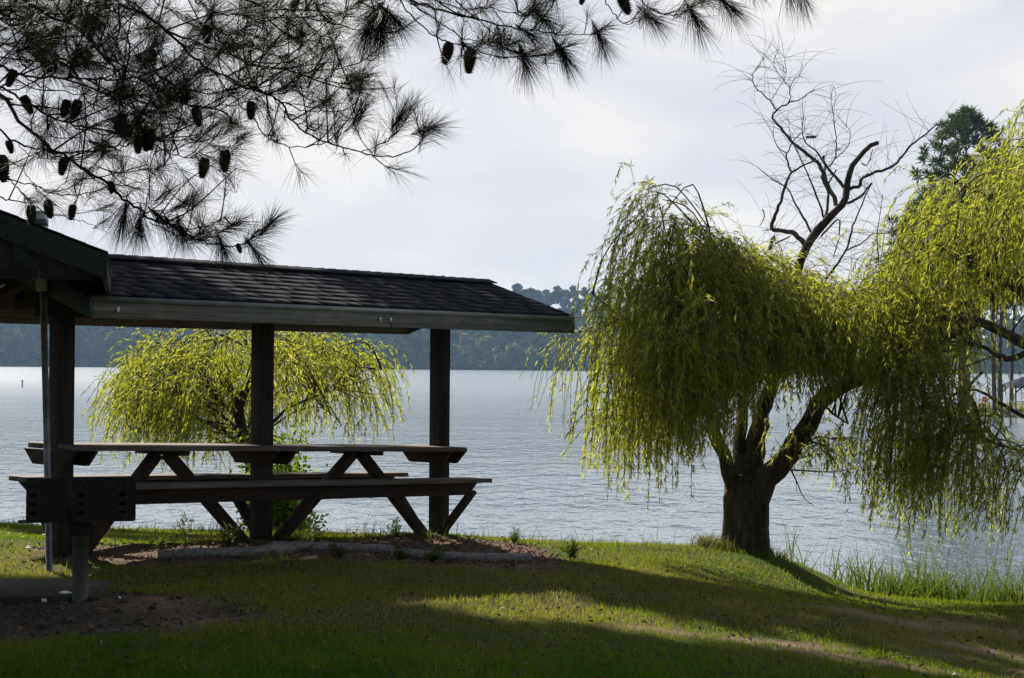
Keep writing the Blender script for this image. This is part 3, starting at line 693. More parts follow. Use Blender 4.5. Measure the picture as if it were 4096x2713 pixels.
def big_willow():
    base = ground_at(1722*1.7305, 1268*1.7305); d = base[1]
    e = empty('willow_tree', base, 'large weeping willow with a thick forked trunk and bare dead top at the bank', 'tree', 'weeping willows')
    tr = Buf(); k = lambda pts, r, dd=0, n=18, s=10, w=.06: limb(tr, pts, np.array(r)*np.linspace(.9, .62, len(r)), d+np.broadcast_to(np.asarray(dd, float), (len(pts),)), n, w, s)
    # trunk: fluted, made of one fat stem and the limbs rising from it
    tz = np.linspace(0, 1, 26); c0 = at(1720*1.7305, 1290*1.7305, d); c1 = at(1724*1.7305, 1095*1.7305, d)
    Pt = c0+(c1-c0)*tz[:, None]; n = 64; a = np.arange(n)*2*math.pi/n
    rad = .215*(1+.34*np.exp(-tz*10))[:, None]*(1+.10*np.cos(3*a+.6)+.09*np.cos(5*a+1.9)+.05*np.cos(11*a+.4)+.03*np.cos(19*a))[None]*(1-.25*np.maximum(0, tz-.72)/.28)[:, None]
    rad = rad*(1+rng.normal(0, .012, rad.shape))
    V = Pt[:, None]+np.stack([np.cos(a)[None]*rad, np.sin(a)[None]*rad*.9, 0*rad], -1)
    i = np.arange(25)[:, None]; j = np.arange(n)[None]; f = np.stack([i*n+j, i*n+(j+1) % n, (i+1)*n+(j+1) % n, (i+1)*n+j], -1).reshape(-1, 4)
    tr.add(V.reshape(-1, 3), [f, (25*n+np.arange(n))[None]])
    L = []
    L.append(k([(1695, 1150), (1684, 1090), (1662, 1030), (1645, 985), (1632, 900), (1605, 790), (1570, 690), (1540, 610)], [.11, .085, .075, .06, .05, .04, .03, .015], np.linspace(0, -.5, 8)))
    L.append(k([(1706, 1150), (1708, 1060), (1714, 970), (1722, 860), (1700, 770), (1660, 700), (1600, 620)], [.10, .085, .075, .065, .05, .035, .02], np.linspace(-.05, .6, 7)))
    cp_ = [(1730, 1150), (1740, 1060), (1762, 960), (1785, 880), (1805, 780), (1830, 680), (1861, 580), (1901, 520), (1935, 484), (1954, 460), (1956, 430), (1963, 401), (1974, 378), (2007, 341), (2029, 330)]
    L.append(k(cp_, np.array([.15, .115, .10, .085, .072, .062, .055, .05, .047, .045, .043, .038, .034, .028, .022])/np.linspace(.9, .62, 15), np.linspace(0, .4, 15), 44, 10))
    L.append(k([(1750, 1150), (1780, 1095), (1832, 1040), (1868, 985), (1900, 925), (1960, 888), (2030, 860), (2090, 832), (2170, 790), (2260, 750)], [.15, .14, .125, .115, .11, .10, .09, .075, .05, .03], np.linspace(-.1, -.9, 10), 26))
    L.append(k([(1800, 860), (1860, 835), (1905, 790), (1945, 735), (2000, 700), (2060, 672), (2110, 640), (2190, 590), (2240, 520)], [.10, .095, .085, .08, .075, .07, .055, .035, .02], np.linspace(.2, .6, 9), 24))
    L.append(k([(1800, 790), (1760, 740), (1716, 704), (1690, 640), (1650, 580), (1640, 530)], [.07, .06, .05, .035, .02, .01], np.linspace(0, -.8, 6)))
    L.append(k([(1632, 900), (1580, 840), (1500, 780), (1420, 720), (1370, 680)], [.035, .03, .025, .018, .01], np.linspace(-.2, -1.0, 5)))
    L.append(k([(1700, 770), (1600, 720), (1510, 660), (1480, 600)], [.04, .035, .025, .01], np.linspace(.6, .2, 4)))
    L.append(k([(1722, 880), (1680, 800), (1640, 760), (1570, 740)], [.05, .04, .03, .012], (0, -.6, -1.0, -1.5)))
    L.append(k([(1870, 980), (1900, 940), (1930, 960), (1960, 980)], [.03, .022, .015, .008], (-.4, -.7, -.8, -1)))
    L.append(k([(1800, 1078), (1822, 1072), (1845, 1040), (1890, 1010), (1940, 1020)], [.02, .018, .014, .010, .006], (-.2, -.3, -.4, -.5, -.6)))
    k([(1825, 1080), (1840, 1110), (1858, 1150), (1881, 1169)], [.012, .009, .007, .004], -.3, 10, 6)
    k([(1840, 1112), (1842, 1140)], [.005, .003], -.3, 5, 5)
    tr.build('trunk', 'bark_dark', e, smooth=True)
    lf, tw = Buf(), Buf(); ax = base.copy(); DS = (np.array([1435, 1600, 1760, 1900])*1.7305, [-1.5, -1.4, -.7, 0])
    top = [(1285, 820), (1330, 740), (1370, 640), (1400, 620), (1440, 540), (1470, 430), (1515, 425), (1550, 480), (1585, 540), (1640, 545), (1690, 560), (1740, 585), (1790, 610), (1850, 645), (1920, 660), (1985, 655), (2050, 635)]
    bot = [(1285, 900), (1320, 1000), (1360, 1080), (1430, 1130), (1500, 1145), (1560, 1070), (1620, 1070), (1665, 990), (1710, 920), (1800, 905), (1850, 905), (1900, 900), (1960, 880), (2050, 860)]
    n = willow_crown(lf, tw, ax, L, top, bot, d, 1.35, 104, 13, 21, (0, .62), (.35, 1.45), dsh=DS, xr=(1468, 2040))
    n += willow_crown(lf, tw, ax, L, top, bot, d-.1, 1.1, 74, 13, 22, (.35, .84), (.7, 2.4), dsh=DS, xr=(1462, 1770))
    # tufts along the top outline
    n += willow_crown(lf, tw, ax, L, top, bot, d, .8, 60, 9, 23, (0, .14), (.3, .9), spread=.2, dsh=DS, xr=(1480, 1860))
    n += willow_crown(lf, tw, ax, L, [(1690, 600), (1800, 650), (1880, 670), (1980, 670), (2080, 650)], [(1690, 930), (1800, 930), (1880, 930), (1980, 930), (2080, 960)], d-1.1, .8, 88, 12, 27, (.0, .62), (.4, 1.3), spread=.26)
    n += willow_crown(lf, tw, ax, L, [(1480, 620), (1600, 600), (1740, 640)], [(1480, 1100), (1600, 1080), (1740, 990)], d-1.5, .8, 28, 12, 28, (.0, .55), (.6, 1.8), spread=.3)
    # low curtain right of the trunk
    n += willow_crown(lf, tw, ax, L, [(1815, 985), (1900, 975), (1975, 1020)], [(1815, 1090), (1900, 1130), (1975, 1160)], d-.4, .5, 14, 10, 24, (.05, .5), (.3, .8), spread=.16)
    n += willow_crown(lf, tw, ax, L, [(1930, 860), (2000, 850), (2080, 820)], [(1930, 960), (2000, 940), (2080, 1000)], d-.6, .5, 12, 10, 25, (.0, .5), (.3, .8), spread=.16)
    # long wispy outer fronds at the left
    n += willow_crown(lf, tw, ax, L, [(1285, 800), (1310, 720), (1340, 640)], [(1285, 990), (1310, 1010), (1340, 1060)], d-.2, .5, 7, 4, 26, (.0, .4), (1.0, 2.0), step=.05, spread=.14)
    lf.build('foliage', 'willow_leaf', e); tw.build('twigs', 'twig', e)
    print('willow leaves', n)
    # dead branches
    dd = Buf(); Z_ = lambda x, y: (2900+x/1.7425, 200+y/1.7425); q = d+.35
    def D(pts, r0, r1, n=16, dz=0, sides=6):
        P = np.array([at(*Z_(*p), q+dz*t) for p, t in zip(pts, np.linspace(0, 1, len(pts)))]); Q = resample(P, n); Q[1:-1] += rng.normal(size=(n-2, 3))*.004
        tube(dd, Q, np.maximum(np.linspace(r0, r1, n)*.6, .0018), sides, .08); return Q
    DL = [D([(770, 1080), (760, 1030), (710, 940), (680, 850), (650, 790), (590, 740), (530, 690), (470, 640), (430, 600), (380, 530), (330, 470), (360, 420), (440, 370), (540, 340), (620, 270)], .045, .006, 40, .4),
      D([(360, 420), (310, 350), (240, 290), (205, 250), (190, 180), (240, 110), (270, 60)], .014, .004, 18, .2), D([(190, 180), (170, 160)], .006, .004, 4),
      D([(440, 370), (455, 340), (450, 270), (410, 210), (360, 150), (340, 80), (370, 20), (430, 60)], .011, .002, 20, -.2), D([(450, 265), (480, 210), (530, 160), (540, 110)], .007, .002, 10, .2),
      D([(325, 350), (350, 300), (410, 220), (430, 140), (425, 90)], .007, .002, 12, .1),
      D([(555, 1370), (530, 1320), (460, 1270), (330, 1250), (340, 1180), (390, 1050), (430, 920), (460, 860), (560, 800), (650, 770)], .05, .012, 30, -.5),
      D([(330, 1250), (260, 1260)], .012, .006, 4), D([(460, 860), (430, 760), (430, 720), (500, 600), (550, 570), (560, 470)], .018, .004, 18, -.3), D([(430, 720), (360, 670), (335, 560), (350, 500)], .011, .003, 12, .2),
      D([(610, 1280), (540, 1160), (480, 1050), (430, 960), (300, 880), (245, 830)], .022, .005, 20, .5), D([(690, 1170), (640, 1020), (580, 870), (540, 790), (470, 640), (450, 560), (440, 440)], .022, .003, 24, -.4),
      D([(700, 1180), (720, 1000), (670, 880), (700, 830), (650, 720), (560, 640), (540, 560), (545, 400), (540, 340)], .028, .003, 26, .3), D([(565, 610), (635, 605)], .022, .02, 5),
      D([(720, 815), (770, 750), (775, 640), (765, 520), (740, 350), (760, 250), (775, 330), (760, 420)], .014, .002, 24, .2), D([(770, 760), (850, 680), (875, 570), (820, 510)], .01, .002, 14, -.2),
      D([(830, 960), (750, 860), (690, 780), (685, 740)], .035, .02, 12, .1), D([(720, 930), (760, 860), (775, 835)], .016, .012, 6),
      D([(870, 970), (940, 945), (940, 910), (1000, 870), (1150, 820), (1220, 760), (1310, 650), (1400, 590), (1470, 525)], .034, .012, 26, -.3), D([(940, 945), (958, 945)], .014, .01, 3),
      D([(850, 1070), (920, 1040), (980, 980), (1020, 930)], .028, .02, 12, .2), D([(700, 1600), (750, 1540), (850, 1380), (900, 1200), (960, 1060), (1010, 940)], .026, .008, 20, -.3),
      D([(950, 790), (985, 805), (1010, 760), (1030, 690)], .012, .006, 8), D([(670, 1300), (790, 1180), (795, 1290), (760, 1440)], .02, .008, 14), D([(840, 1400), (950, 1350), (1040, 1280), (1180, 1290)], .014, .006, 14, .2), D([(1075, 1530), (1065, 1280), (1100, 1000)], .014, .004, 14, -.2),
      D([(310, 1400), (335, 1300), (345, 1330)], .04, .03, 6), D([(350, 1350), (450, 1300)], .02, .012, 5), D([(260, 1110), (280, 1160), (240, 1230)], .012, .006, 6)]
    LP = np.concatenate([x[3:] for x in DL])
    rs = np.random.default_rng(4)
    for i in range(300):
        s = LP[rs.integers(len(LP))]
        v = norm(np.array([rs.normal(0, .8), rs.normal(0, .5), rs.uniform(.1, 1.0)])); P = [s]; n = 9; L = rs.uniform(.2, .62); cur = rs.normal(size=3)*.05
        for j in range(n): v = norm(v+cur+np.array([0, 0, -.07])); P.append(P[-1]+v*L/n)
        tube(dd, np.array(P), np.linspace(.0024, .001, n+1), 3, cap=False)
    for i in range(120):                               # fine bare whips above the living crown
        s = at(rs.uniform(1690, 2060)*1.7305, rs.uniform(560, 690)*1.7305, d+rs.uniform(-.5, .8)); v = norm(np.array([rs.normal(0, .6), rs.normal(0, .4), rs.uniform(.4, 1)])); P = [s]; n = 10; L = rs.uniform(.4, 1.1)
        for j in range(n): v = norm(v+np.array([0, 0, -.17])); P.append(P[-1]+v*L/n)
        tube(dd, np.array(P), np.linspace(.0022, .001, n+1), 3, cap=False)
    for i in range(0):                                # long bare whips at the left edge
        s = at(rs.uniform(1330, 1420)*1.7305, rs.uniform(480, 700)*1.7305, d+rs.uniform(-.5, .5)); v = norm(np.array([-.8, rs.normal(0, .3), .5])); P = [s]; n = 12; L = rs.uniform(.7, 1.6)
        for j in range(n): v = norm(v+np.array([0, 0, -.16])); P.append(P[-1]+v*L/n)
        tube(dd, np.array(P), np.linspace(.0013, .0008, n+1), 3, cap=False)
    dd.build('dead_branches', 'bark_dead', e)
big_willow()

def right_willow():
    d = 16.6; bp = at(2640*1.7305, 1380*1.7305, d); bp[2] = float(gz(bp[0], bp[1]))
    e = empty('willow_tree', bp, 'yellow green weeping willow cut off by the right edge of the photo', 'tree', 'weeping willows')
    tr = Buf(); k = lambda pts, r, dd=0, n=18, s=9: limb(tr, pts, r, d+np.broadcast_to(np.asarray(dd, float), (len(pts),)), n, .06, s)
    L = [k([(2640, 1395), (2630, 1200), (2610, 950), (2570, 700), (2530, 520), (2490, 330), (2470, 200)], [.26, .22, .2, .16, .12, .07, .02], 0, 30, 14),
      k([(2600, 850), (2500, 760), (2400, 690), (2300, 640), (2220, 600), (2150, 560)], [.11, .09, .07, .055, .035, .015], np.linspace(0, -.6, 6)),
      k([(2560, 680), (2450, 590), (2360, 530), (2300, 460), (2200, 420)], [.10, .08, .065, .04, .015], np.linspace(0, .5, 5)),
      k([(2610, 930), (2480, 850), (2380, 800), (2250, 740), (2130, 745), (2085, 800)], [.10, .08, .06, .045, .03, .012], np.linspace(0, -1, 6)),
      k([(2400, 800), (2330, 830), (2270, 800), (2230, 790)], [.035, .03, .02, .01], np.linspace(-.3, -.6, 4)),
      k([(2620, 1100), (2480, 1010), (2360, 960), (2250, 900), (2180, 930)], [.06, .04, .026, .016, .007], np.linspace(0, .5, 5)),
      k([(2610, 1000), (2450, 1060), (2367, 1045), (2290, 1020), (2200, 990)], [.035, .024, .017, .011, .005], np.linspace(0, -.7, 5)),
      k([(2520, 500), (2450, 400), (2410, 350), (2390, 325)], [.08, .05, .022, .008], np.linspace(0, .2, 4)),
      k([(2270, 860), (2240, 900), (2255, 960), (2275, 1000)], [.018, .014, .01, .006], .3, 10, 6), k([(2300, 720), (2290, 640), (2280, 560)], [.02, .014, .008], .1, 8, 6)]
    tr.build('trunk', 'bark_dark', e, smooth=True)
    lf, tw = Buf(), Buf(); ax = bp.copy()
    top = [(2030, 640), (2070, 590), (2110, 475), (2160, 425), (2210, 430), (2260, 440), (2295, 395), (2325, 310), (2350, 255), (2385, 225), (2450, 190), (2560, 170), (2700, 260), (2850, 450)]
    bot = [(2030, 760), (2070, 860), (2110, 1000), (2180, 1020), (2235, 900), (2290, 740), (2360, 720), (2450, 800), (2600, 1100), (2750, 1100), (2850, 900)]
    n = willow_crown(lf, tw, ax, L, top, bot, d+.2, 1.9, 95, 14, 31, (0, .62), (.4, 1.6), xr=(2060, 2480))
    n += willow_crown(lf, tw, ax, L, top, bot, d+.2, 2.0, 30, 12, 32, (0, .6), (.4, 1.8), xr=(2400, 2840))
    # long hanging curtains
    for (x0, x1, y0, y1, nn, sd) in ((2075, 2130, 760, 1180, 15, 33), (2135, 2200, 800, 1215, 15, 34), (2190, 2240, 760, 1170, 9, 35), (2240, 2278, 880, 1215, 8, 36), (2290, 2305, 1080, 1225, 3, 37), (2330, 2420, 1020, 1200, 8, 38)):
        n += willow_crown(lf, tw, ax, L, [(x0, y0), (x1, y0)], [(x0, y1+25), ((x0+x1)/2, y1+60), (x1, y1+15)], d-.7, .4, nn, 11, sd, (.0, .72), (.7, 1.7), spread=.13)
    lf.build('foliage', 'willow_leaf', e); tw.build('twigs', 'twig', e); print('right willow', n)
right_willow()

def small_willow():
    HOLE = (480, 600, 800, 990); d = 18.6; bp = at(600*1.7305, 1260*1.7305, d); bp[2] = float(gz(bp[0], bp[1]))
    e = empty('willow_tree', bp, 'small round weeping willow with broken trunk stubs behind the far shelter', 'tree', 'weeping willows')
    tr = Buf(); q = lambda x, y: ((380+x/1.7424)/1.7305, (1250+y/1.7424)/1.7305)
    k = lambda pts, r, dd=0, n=16, s=8: limb(tr, [q(*p) for p in pts], np.array(r)*np.where(np.array(r)[0] > .09, .62, .42), d+np.broadcast_to(np.asarray(dd, float), (len(pts),)), n, .09, s)
    g0 = proj(bp)/1.7305
    L = [k([(1120, (g0[1]*1.7305-1250)*1.7424+40), (1110, 1300), (1080, 1000), (1040, 850), (1000, 720), (965, 620), (935, 520), (915, 430)], [.16, .15, .14, .13, .12, .10, .085, .06], 0, 26, 12),
      k([(1000, 720), (1020, 620), (1050, 540), (1095, 455)], [.10, .085, .075, .06], (0, -.1, -.1, -.2), 10, 10), k([(930, 545), (880, 500)], [.05, .03], 0, 5), k([(1040, 520), (1000, 505)], [.03, .02], -.1, 5),
      k([(1040, 860), (940, 770), (850, 690), (700, 590), (560, 555), (430, 540), (300, 560)], [.06, .05, .04, .03, .022, .016, .008], np.linspace(0, -1, 7)),
      k([(990, 740), (930, 680), (820, 550), (720, 460), (640, 360), (560, 270), (480, 250)], [.05, .045, .035, .028, .02, .012, .006], np.linspace(0, .7, 7)),
      k([(900, 650), (840, 590), (770, 440), (780, 320), (840, 230), (950, 190), (1060, 250)], [.035, .03, .025, .02, .016, .012, .006], np.linspace(0, -.5, 7)),
      k([(1060, 950), (1220, 790), (1340, 670), (1500, 600), (1700, 510), (1900, 400), (2000, 400)], [.06, .05, .042, .032, .022, .012, .006], np.linspace(0, -.6, 7)),
      k([(1060, 880), (1230, 600), (1400, 480), (1560, 350), (1720, 240), (1850, 180)], [.05, .04, .03, .022, .014, .006], np.linspace(0, .7, 6)),
      k([(1080, 960), (1220, 810), (1400, 690), (1560, 660), (1680, 740), (1720, 790)], [.035, .028, .022, .016, .01, .005], np.linspace(0, -1.0, 6)),
      k([(1070, 800), (1150, 560), (1280, 330), (1340, 200), (1330, 100)], [.045, .035, .022, .014, .006], np.linspace(0, .4, 5)),
      k([(1060, 950), (900, 830), (700, 740), (500, 720), (350, 760)], [.03, .025, .018, .012, .006], np.linspace(0, -.9, 5))]
    tr.build('trunk', 'bark_dark', e, smooth=True)
    lf, tw = Buf(), Buf(); ax = bp.copy()
    top = [(245, 950), (275, 890), (300, 830), (340, 805), (400, 775), (440, 760), (500, 765), (560, 760), (640, 760), (720, 765), (790, 785), (850, 810), (890, 850), (930, 910)]
    bot = [(245, 990), (300, 1070), (360, 1075), (420, 1080), (480, 1085), (540, 1090), (580, 1075), (640, 1010), (720, 1010), (800, 1030), (860, 1010), (930, 940)]
    n = willow_crown(lf, tw, ax, L, top, bot, d, 1.7, 98, 12, 41, (.02, .66), (.45, 1.5), step=.02, spread=.27, LW=(.062, .0095), hole=HOLE, xr=(285, 885))
    n += willow_crown(lf, tw, ax, L, top, bot, d, 1.2, 44, 11, 43, (.3, .86), (.35, 1.2), step=.02, spread=.26, xr=(300, 550), LW=(.062, .0095), hole=HOLE)
    n += willow_crown(lf, tw, ax, L, top, bot, d, 1.2, 46, 9, 42, (0, .25), (.3, .65), step=.02, spread=.2, LW=(.062, .0095), xr=(300, 870))
    lf.build('foliage', 'willow_leaf', e); tw.build('twigs', 'twig', e); print('small willow', n)
small_willow()

def shrub():
    d = 17.5; bp = at(655*1.7305, 1240*1.7305, d); bp[2] = float(gz(bp[0], bp[1]))
    e = empty('shrub', bp, 'bright green leafy shrub behind the middle post of the far shelter', 'shrub')
    st, lf = Buf(), Buf(); rs = np.random.default_rng(8); B, D = [], []
    for i in range(125):
        tip = at(rs.uniform(560, 742)*1.7305, (1000+230*rs.random()**1.1)*1.7305, d+rs.uniform(-.6, .6))
        if proj(tip)[1]/1.7305 < 1100 and proj(tip)[0]/1.7305 > 700: continue
        s = bp+np.array([*rs.normal(0, .12, 2), -.05]); mid = (s+tip)/2+np.array([0, 0, .15])
        P = resample(np.array([s, mid, tip]), 12); tube(st, P, np.linspace(.009, .003, 12), 4, cap=False)
        t = rs.integers(3, 12, 85); B.append(P[t]+rs.normal(0, .06, (85, 3))); D.append(norm(rs.normal(size=(85, 3))+np.array([0, 0, .25])))
    B, D = np.concatenate(B), np.concatenate(D)
    leaves(lf, B, D, norm(np.cross(D, rs.normal(size=B.shape))), rs.uniform(.04, .07, len(B)), .035, np.clip(rs.normal(.5, .2, len(B)), 0, 1))
    lf.build('foliage', 'shrub_leaf', e); st.build('stems', 'twig', e)
shrub()

# ------------------------------------------------------------------ pine branches overhead
def pines_near():
    rs = np.random.default_rng(12)
    tb = np.array([-6.6, 6.2, float(gz(-6.6, 6.2))])
    e = empty('pine_tree', tb, 'dark pine whose needled branches and cones hang over the upper left', 'tree', 'pines around the lawn')
    t = Buf(); hgt = 15
    Pt = np.array([tb+np.array([.15*math.sin(z*.5), .1*math.cos(z*.4), z]) for z in np.linspace(-.3, hgt, 26)]); tube(t, Pt, np.linspace(.30, .06, 26), 14, .03); t.build('trunk', 'bark_pine', e, smooth=True)
    a = lambda pts: [(x/1.7418, y/1.7418) for x, y in pts]
    b = lambda pts: [(1000+x/1.7418, y/1.7418) for x, y in pts]
    c3 = lambda pts: [(x/2.1527, 800+y/2.1527) for x, y in pts]
    r5 = lambda pts: [(1450+x/1.4352, y/1.4352) for x, y in pts]
    # each group: one limb; entries (points, r0 px, r1 px, tuft spacing factor)
    G = []
    G.append([(a([(-260, -260), (170, 0), (330, 110), (480, 170), (620, 270), (740, 420), (820, 490), (850, 560), (930, 740), (990, 900), (1010, 920)]), 10, 3.5),
              (a([(560, -60), (590, 170), (620, 260), (720, 330)]), 4, 2), (a([(640, 170), (750, 240), (900, 290), (1050, 470), (1150, 560), (1240, 600)]), 4, 1.6),
              (a([(480, 170), (520, 300), (600, 400), (700, 470)]), 3, 1.6), (a([(330, 110), (300, 260), (350, 380), (470, 440)]), 3, 1.6), (a([(740, 420), (900, 400), (1020, 350), (1100, 300)]), 2.6, 1.4), (a([(620, 270), (500, 320), (380, 310)]), 2.4, 1.4), (a([(850, 560), (780, 620), (700, 640)]), 2.4, 1.4)])
    G.append([(a([(-300, 330), (0, 450), (100, 500), (250, 540), (420, 545), (640, 550), (830, 545), (950, 540), (1080, 610), (1200, 680), (1310, 735), (1450, 745), (1600, 735), (1750, 695), (1830, 660), (1960, 620)]), 8, 2),
              (a([(100, 500), (250, 590), (340, 620), (600, 660), (760, 640), (870, 600)]), 4, 1.6), (a([(560, 640), (630, 720), (780, 780), (980, 785), (1100, 750), (1200, 690), (1260, 640)]), 3.5, 1.6),
              (a([(950, 540), (1150, 610), (1330, 620), (1500, 640), (1640, 600), (1720, 540)]), 3, 1.5), (a([(250, 540), (330, 480), (460, 440), (560, 360)]), 2.6, 1.4), (a([(1080, 610), (1180, 520), (1280, 440)]), 2.4, 1.4), (a([(0, 450), (90, 380), (200, 330)]), 3, 1.5)])
    G.append([(a([(-300, 430), (0, 600), (200, 720), (380, 830), (520, 870), (700, 900), (850, 940), (1000, 965), (1130, 985), (1280, 970), (1420, 930), (1500, 870)]), 8, 2),
              (a([(600, 880), (720, 870), (840, 820), (900, 780)]), 2.6, 1.4), (a([(1000, 965), (1300, 985), (1450, 970), (1560, 920), (1640, 850)]), 2.6, 1.3), (a([(380, 830), (330, 920), (300, 1000)]), 2.4, 1.4), (a([(1010, 930), (1100, 820), (1180, 700)]), 2.2, 1.3), (a([(620, 890), (640, 980), (700, 1010)]), 2, 1.2), (a([(850, 940), (890, 965), (870, 930)]), 1.5, 1.2), (a([(1280, 970), (1400, 990), (1540, 1030)]), 2.4, 1.5)])
    G.append([(a([(-300, 480), (0, 650), (100, 800), (200, 900), (330, 1010), (460, 1090), (600, 1190), (760, 1290), (900, 1420), (1010, 1480)])+c3([(1230, 130), (1350, 180), (1530, 240), (1700, 330), (1850, 385), (2030, 395), (2120, 350), (2200, 280)]), 11, 4),
              (c3([(1350, 185), (1530, 240), (1700, 240), (1850, 190), (1930, 150)]), 4, 2.5), (c3([(1290, 190), (1500, 290), (1640, 310), (1760, 270)]), 3.5, 2), (a([(460, 1090), (650, 1150), (830, 1210), (840, 1130)]), 2.6, 1.4), (a([(900, 1420), (1060, 1400), (1150, 1330)]), 3, 1.6), (a([(1010, 1480), (1200, 1450), (1320, 1390)]), 3, 1.6), (a([(760, 1290), (900, 1290), (1010, 1250), (1080, 1200), (1140, 1150)]), 2.6, 1.4),
              (c3([(1420, 200), (1500, 90), (1620, 10)]), 3, 1.8), (c3([(1850, 385), (1780, 250), (1760, 220)]), 2.5, 1.5)])
    G.append([(a([(-300, 700), (0, 900), (130, 1000), (380, 1060), (500, 1060), (700, 1045), (900, 1000), (1000, 965), (1100, 1020), (1180, 1070), (1280, 1095), (1400, 1085), (1520, 1045), (1650, 990), (1720, 930)]), 7, 2),
              (a([(130, 1000), (220, 1090), (330, 1100), (420, 1080)]), 2.4, 1.3), (a([(700, 1045), (720, 1130), (660, 1190), (560, 1230)]), 2.2, 1.2), (a([(1520, 1045), (1600, 990), (1680, 940)]), 2, 1.5)])
    G.append([(a([(-300, 1240), (0, 1375), (80, 1400), (200, 1412), (270, 1400), (430, 1290), (560, 1220), (700, 1110), (740, 1060)]), 4.5, 1.8), (a([(-60, 1160), (60, 1240), (250, 1300), (330, 1340), (500, 1355), (640, 1340), (760, 1300)]), 4, 2.4),
              (a([(60, 1240), (120, 1310), (210, 1410)]), 4, 3), (a([(150, 1140), (220, 1270), (300, 1370), (340, 1400)]), 2.6, 1.4), (a([(230, 1430), (330, 1490), (440, 1500), (600, 1480), (770, 1430)]), 3, 2), (a([(360, 1490), (480, 1520), (640, 1570)])+c3([(850, 230), (910, 170)]), 2.6, 1.4)])
    G.append([(a([(500, -260), (860, 40), (1050, 130), (1180, 230), (1280, 330), (1370, 420), (1480, 490), (1650, 570), (1800, 640)])+b([(0, 600), (100, 650), (220, 715), (290, 820), (370, 910), (480, 970), (600, 1015), (760, 1060), (850, 1080), (1030, 1085), (1170, 1010), (1215, 900)]), 9, 3.2),
              (b([(220, 715), (390, 745), (550, 752), (640, 720), (700, 650), (705, 600)]), 3.6, 1.8), (b([(240, 715), (370, 770), (560, 775), (680, 765), (750, 690), (770, 600), (765, 530)]), 3.6, 2), (b([(770, 1060), (900, 1010), (990, 940), (1020, 870), (1040, 830)]), 3, 2),
              (a([(1500, 510), (1580, 620), (1680, 740), (1760, 820), (1860, 960)])+b([(130, 970), (300, 1025), (500, 1000), (620, 950), (720, 870), (780, 800), (800, 750)]), 4.5, 2), (b([(390, 745), (450, 700)]), 2, 1.4), (b([(550, 752), (560, 700)]), 2, 1.4), (b([(380, 915), (430, 860)]), 2, 1.2), (b([(590, 1015), (610, 930)]), 2, 1.2), (b([(130, 970), (170, 930)]), 1.8, 1.2), (b([(850, 1075), (880, 1010)]), 2, 1.2), (a([(1370, 420), (1500, 400), (1600, 320)]), 2.6, 1.4), (a([(1280, 330), (1250, 430), (1290, 560)]), 2.4, 1.3), (a([(1650, 570), (1760, 540), (1850, 470)]), 2.4, 1.4)])
    G.append([(a([(560, -300), (900, 0), (1130, 190), (1250, 250), (1430, 320), (1600, 380), (1800, 460)])+b([(0, 440), (100, 475), (230, 490), (350, 515), (480, 495), (600, 480), (750, 440), (850, 380), (930, 280)]), 8, 3),
              (b([(350, 515), (450, 540), (560, 570), (640, 590), (720, 570), (765, 530)]), 3.2, 1.8), (b([(130, 490), (210, 570), (290, 600), (340, 605), (410, 570), (440, 530)]), 3, 1.6), (b([(0, 690), (100, 640), (240, 600), (330, 540)]), 2.4, 1.5), (b([(600, 480), (625, 420)]), 2, 1.4), (b([(110, 470), (180, 420), (240, 390)]), 2.4, 1.5), (a([(1250, 345), (1400, 340), (1560, 345), (1700, 330), (1840, 280), (1890, 200)]), 2.6, 1.4), (b([(230, 490), (320, 400), (350, 320), (330, 240)]), 2.2, 1.2)])
    G.append([(a([(1200, -200), (1450, 60), (1600, 100), (1750, 90), (1916, 70)])+b([(130, 70), (240, 40), (330, 20)]), 4, 2), (b([(-160, -70), (0, 10), (130, 70), (230, 110), (470, 140), (640, 180), (780, 220), (900, 215), (935, 190)]), 5, 2.4),
              (b([(470, 140), (580, 125), (700, 60), (760, 0)]), 2.8, 1.8), (b([(640, 180), (620, 220), (590, 245), (578, 220), (590, 200)]), 2, 1.2), (a([(1480, 210), (1640, 240), (1720, 190)]), 3, 1.6), (a([(1300, 100), (1430, 190), (1520, 220)]), 3, 2), (b([(255, 230), (250, 270), (200, 310), (100, 335), (0, 330)]), 2.2, 1.3), (b([(380, 60), (460, 60), (540, 20)]), 2.4, 1.5), (b([(935, 190), (930, 240), (930, 280)]), 2.6, 2.6)])
    G.append([(r5([(-60, -160), (270, 0), (370, 30), (560, 90), (740, 130), (900, 170), (1060, 190), (1220, 205), (1330, 185), (1400, 150)]), 7.5, 2.4), (r5([(270, 0), (340, 60), (430, 120), (500, 170), (560, 215), (590, 260), (620, 280)]), 5, 2.4), (r5([(560, 215), (690, 235), (830, 255), (900, 230)]), 3, 1.8),
              (r5([(150, -100), (220, 0), (290, 100), (390, 190), (480, 240), (600, 270), (680, 300), (800, 330), (900, 320), (1030, 320), (1110, 290), (1150, 250)]), 4.5, 2.2), (r5([(620, 275), (720, 250), (800, 200)]), 2.4, 1.6), (r5([(570, 90), (620, 160), (690, 230), (760, 250)]), 2.4, 1.6), (r5([(440, 0), (520, 40), (600, 55), (700, 40), (800, 60), (890, 75), (960, 55), (1000, 30)]), 3.4, 2),
              (r5([(740, 40), (800, 130), (820, 200), (870, 280), (920, 310)]), 2.8, 2), (r5([(580, 90), (610, 60), (680, 40)]), 2, 1.4), (r5([(390, 180), (420, 205), (440, 150)]), 1.8, 1.2)])
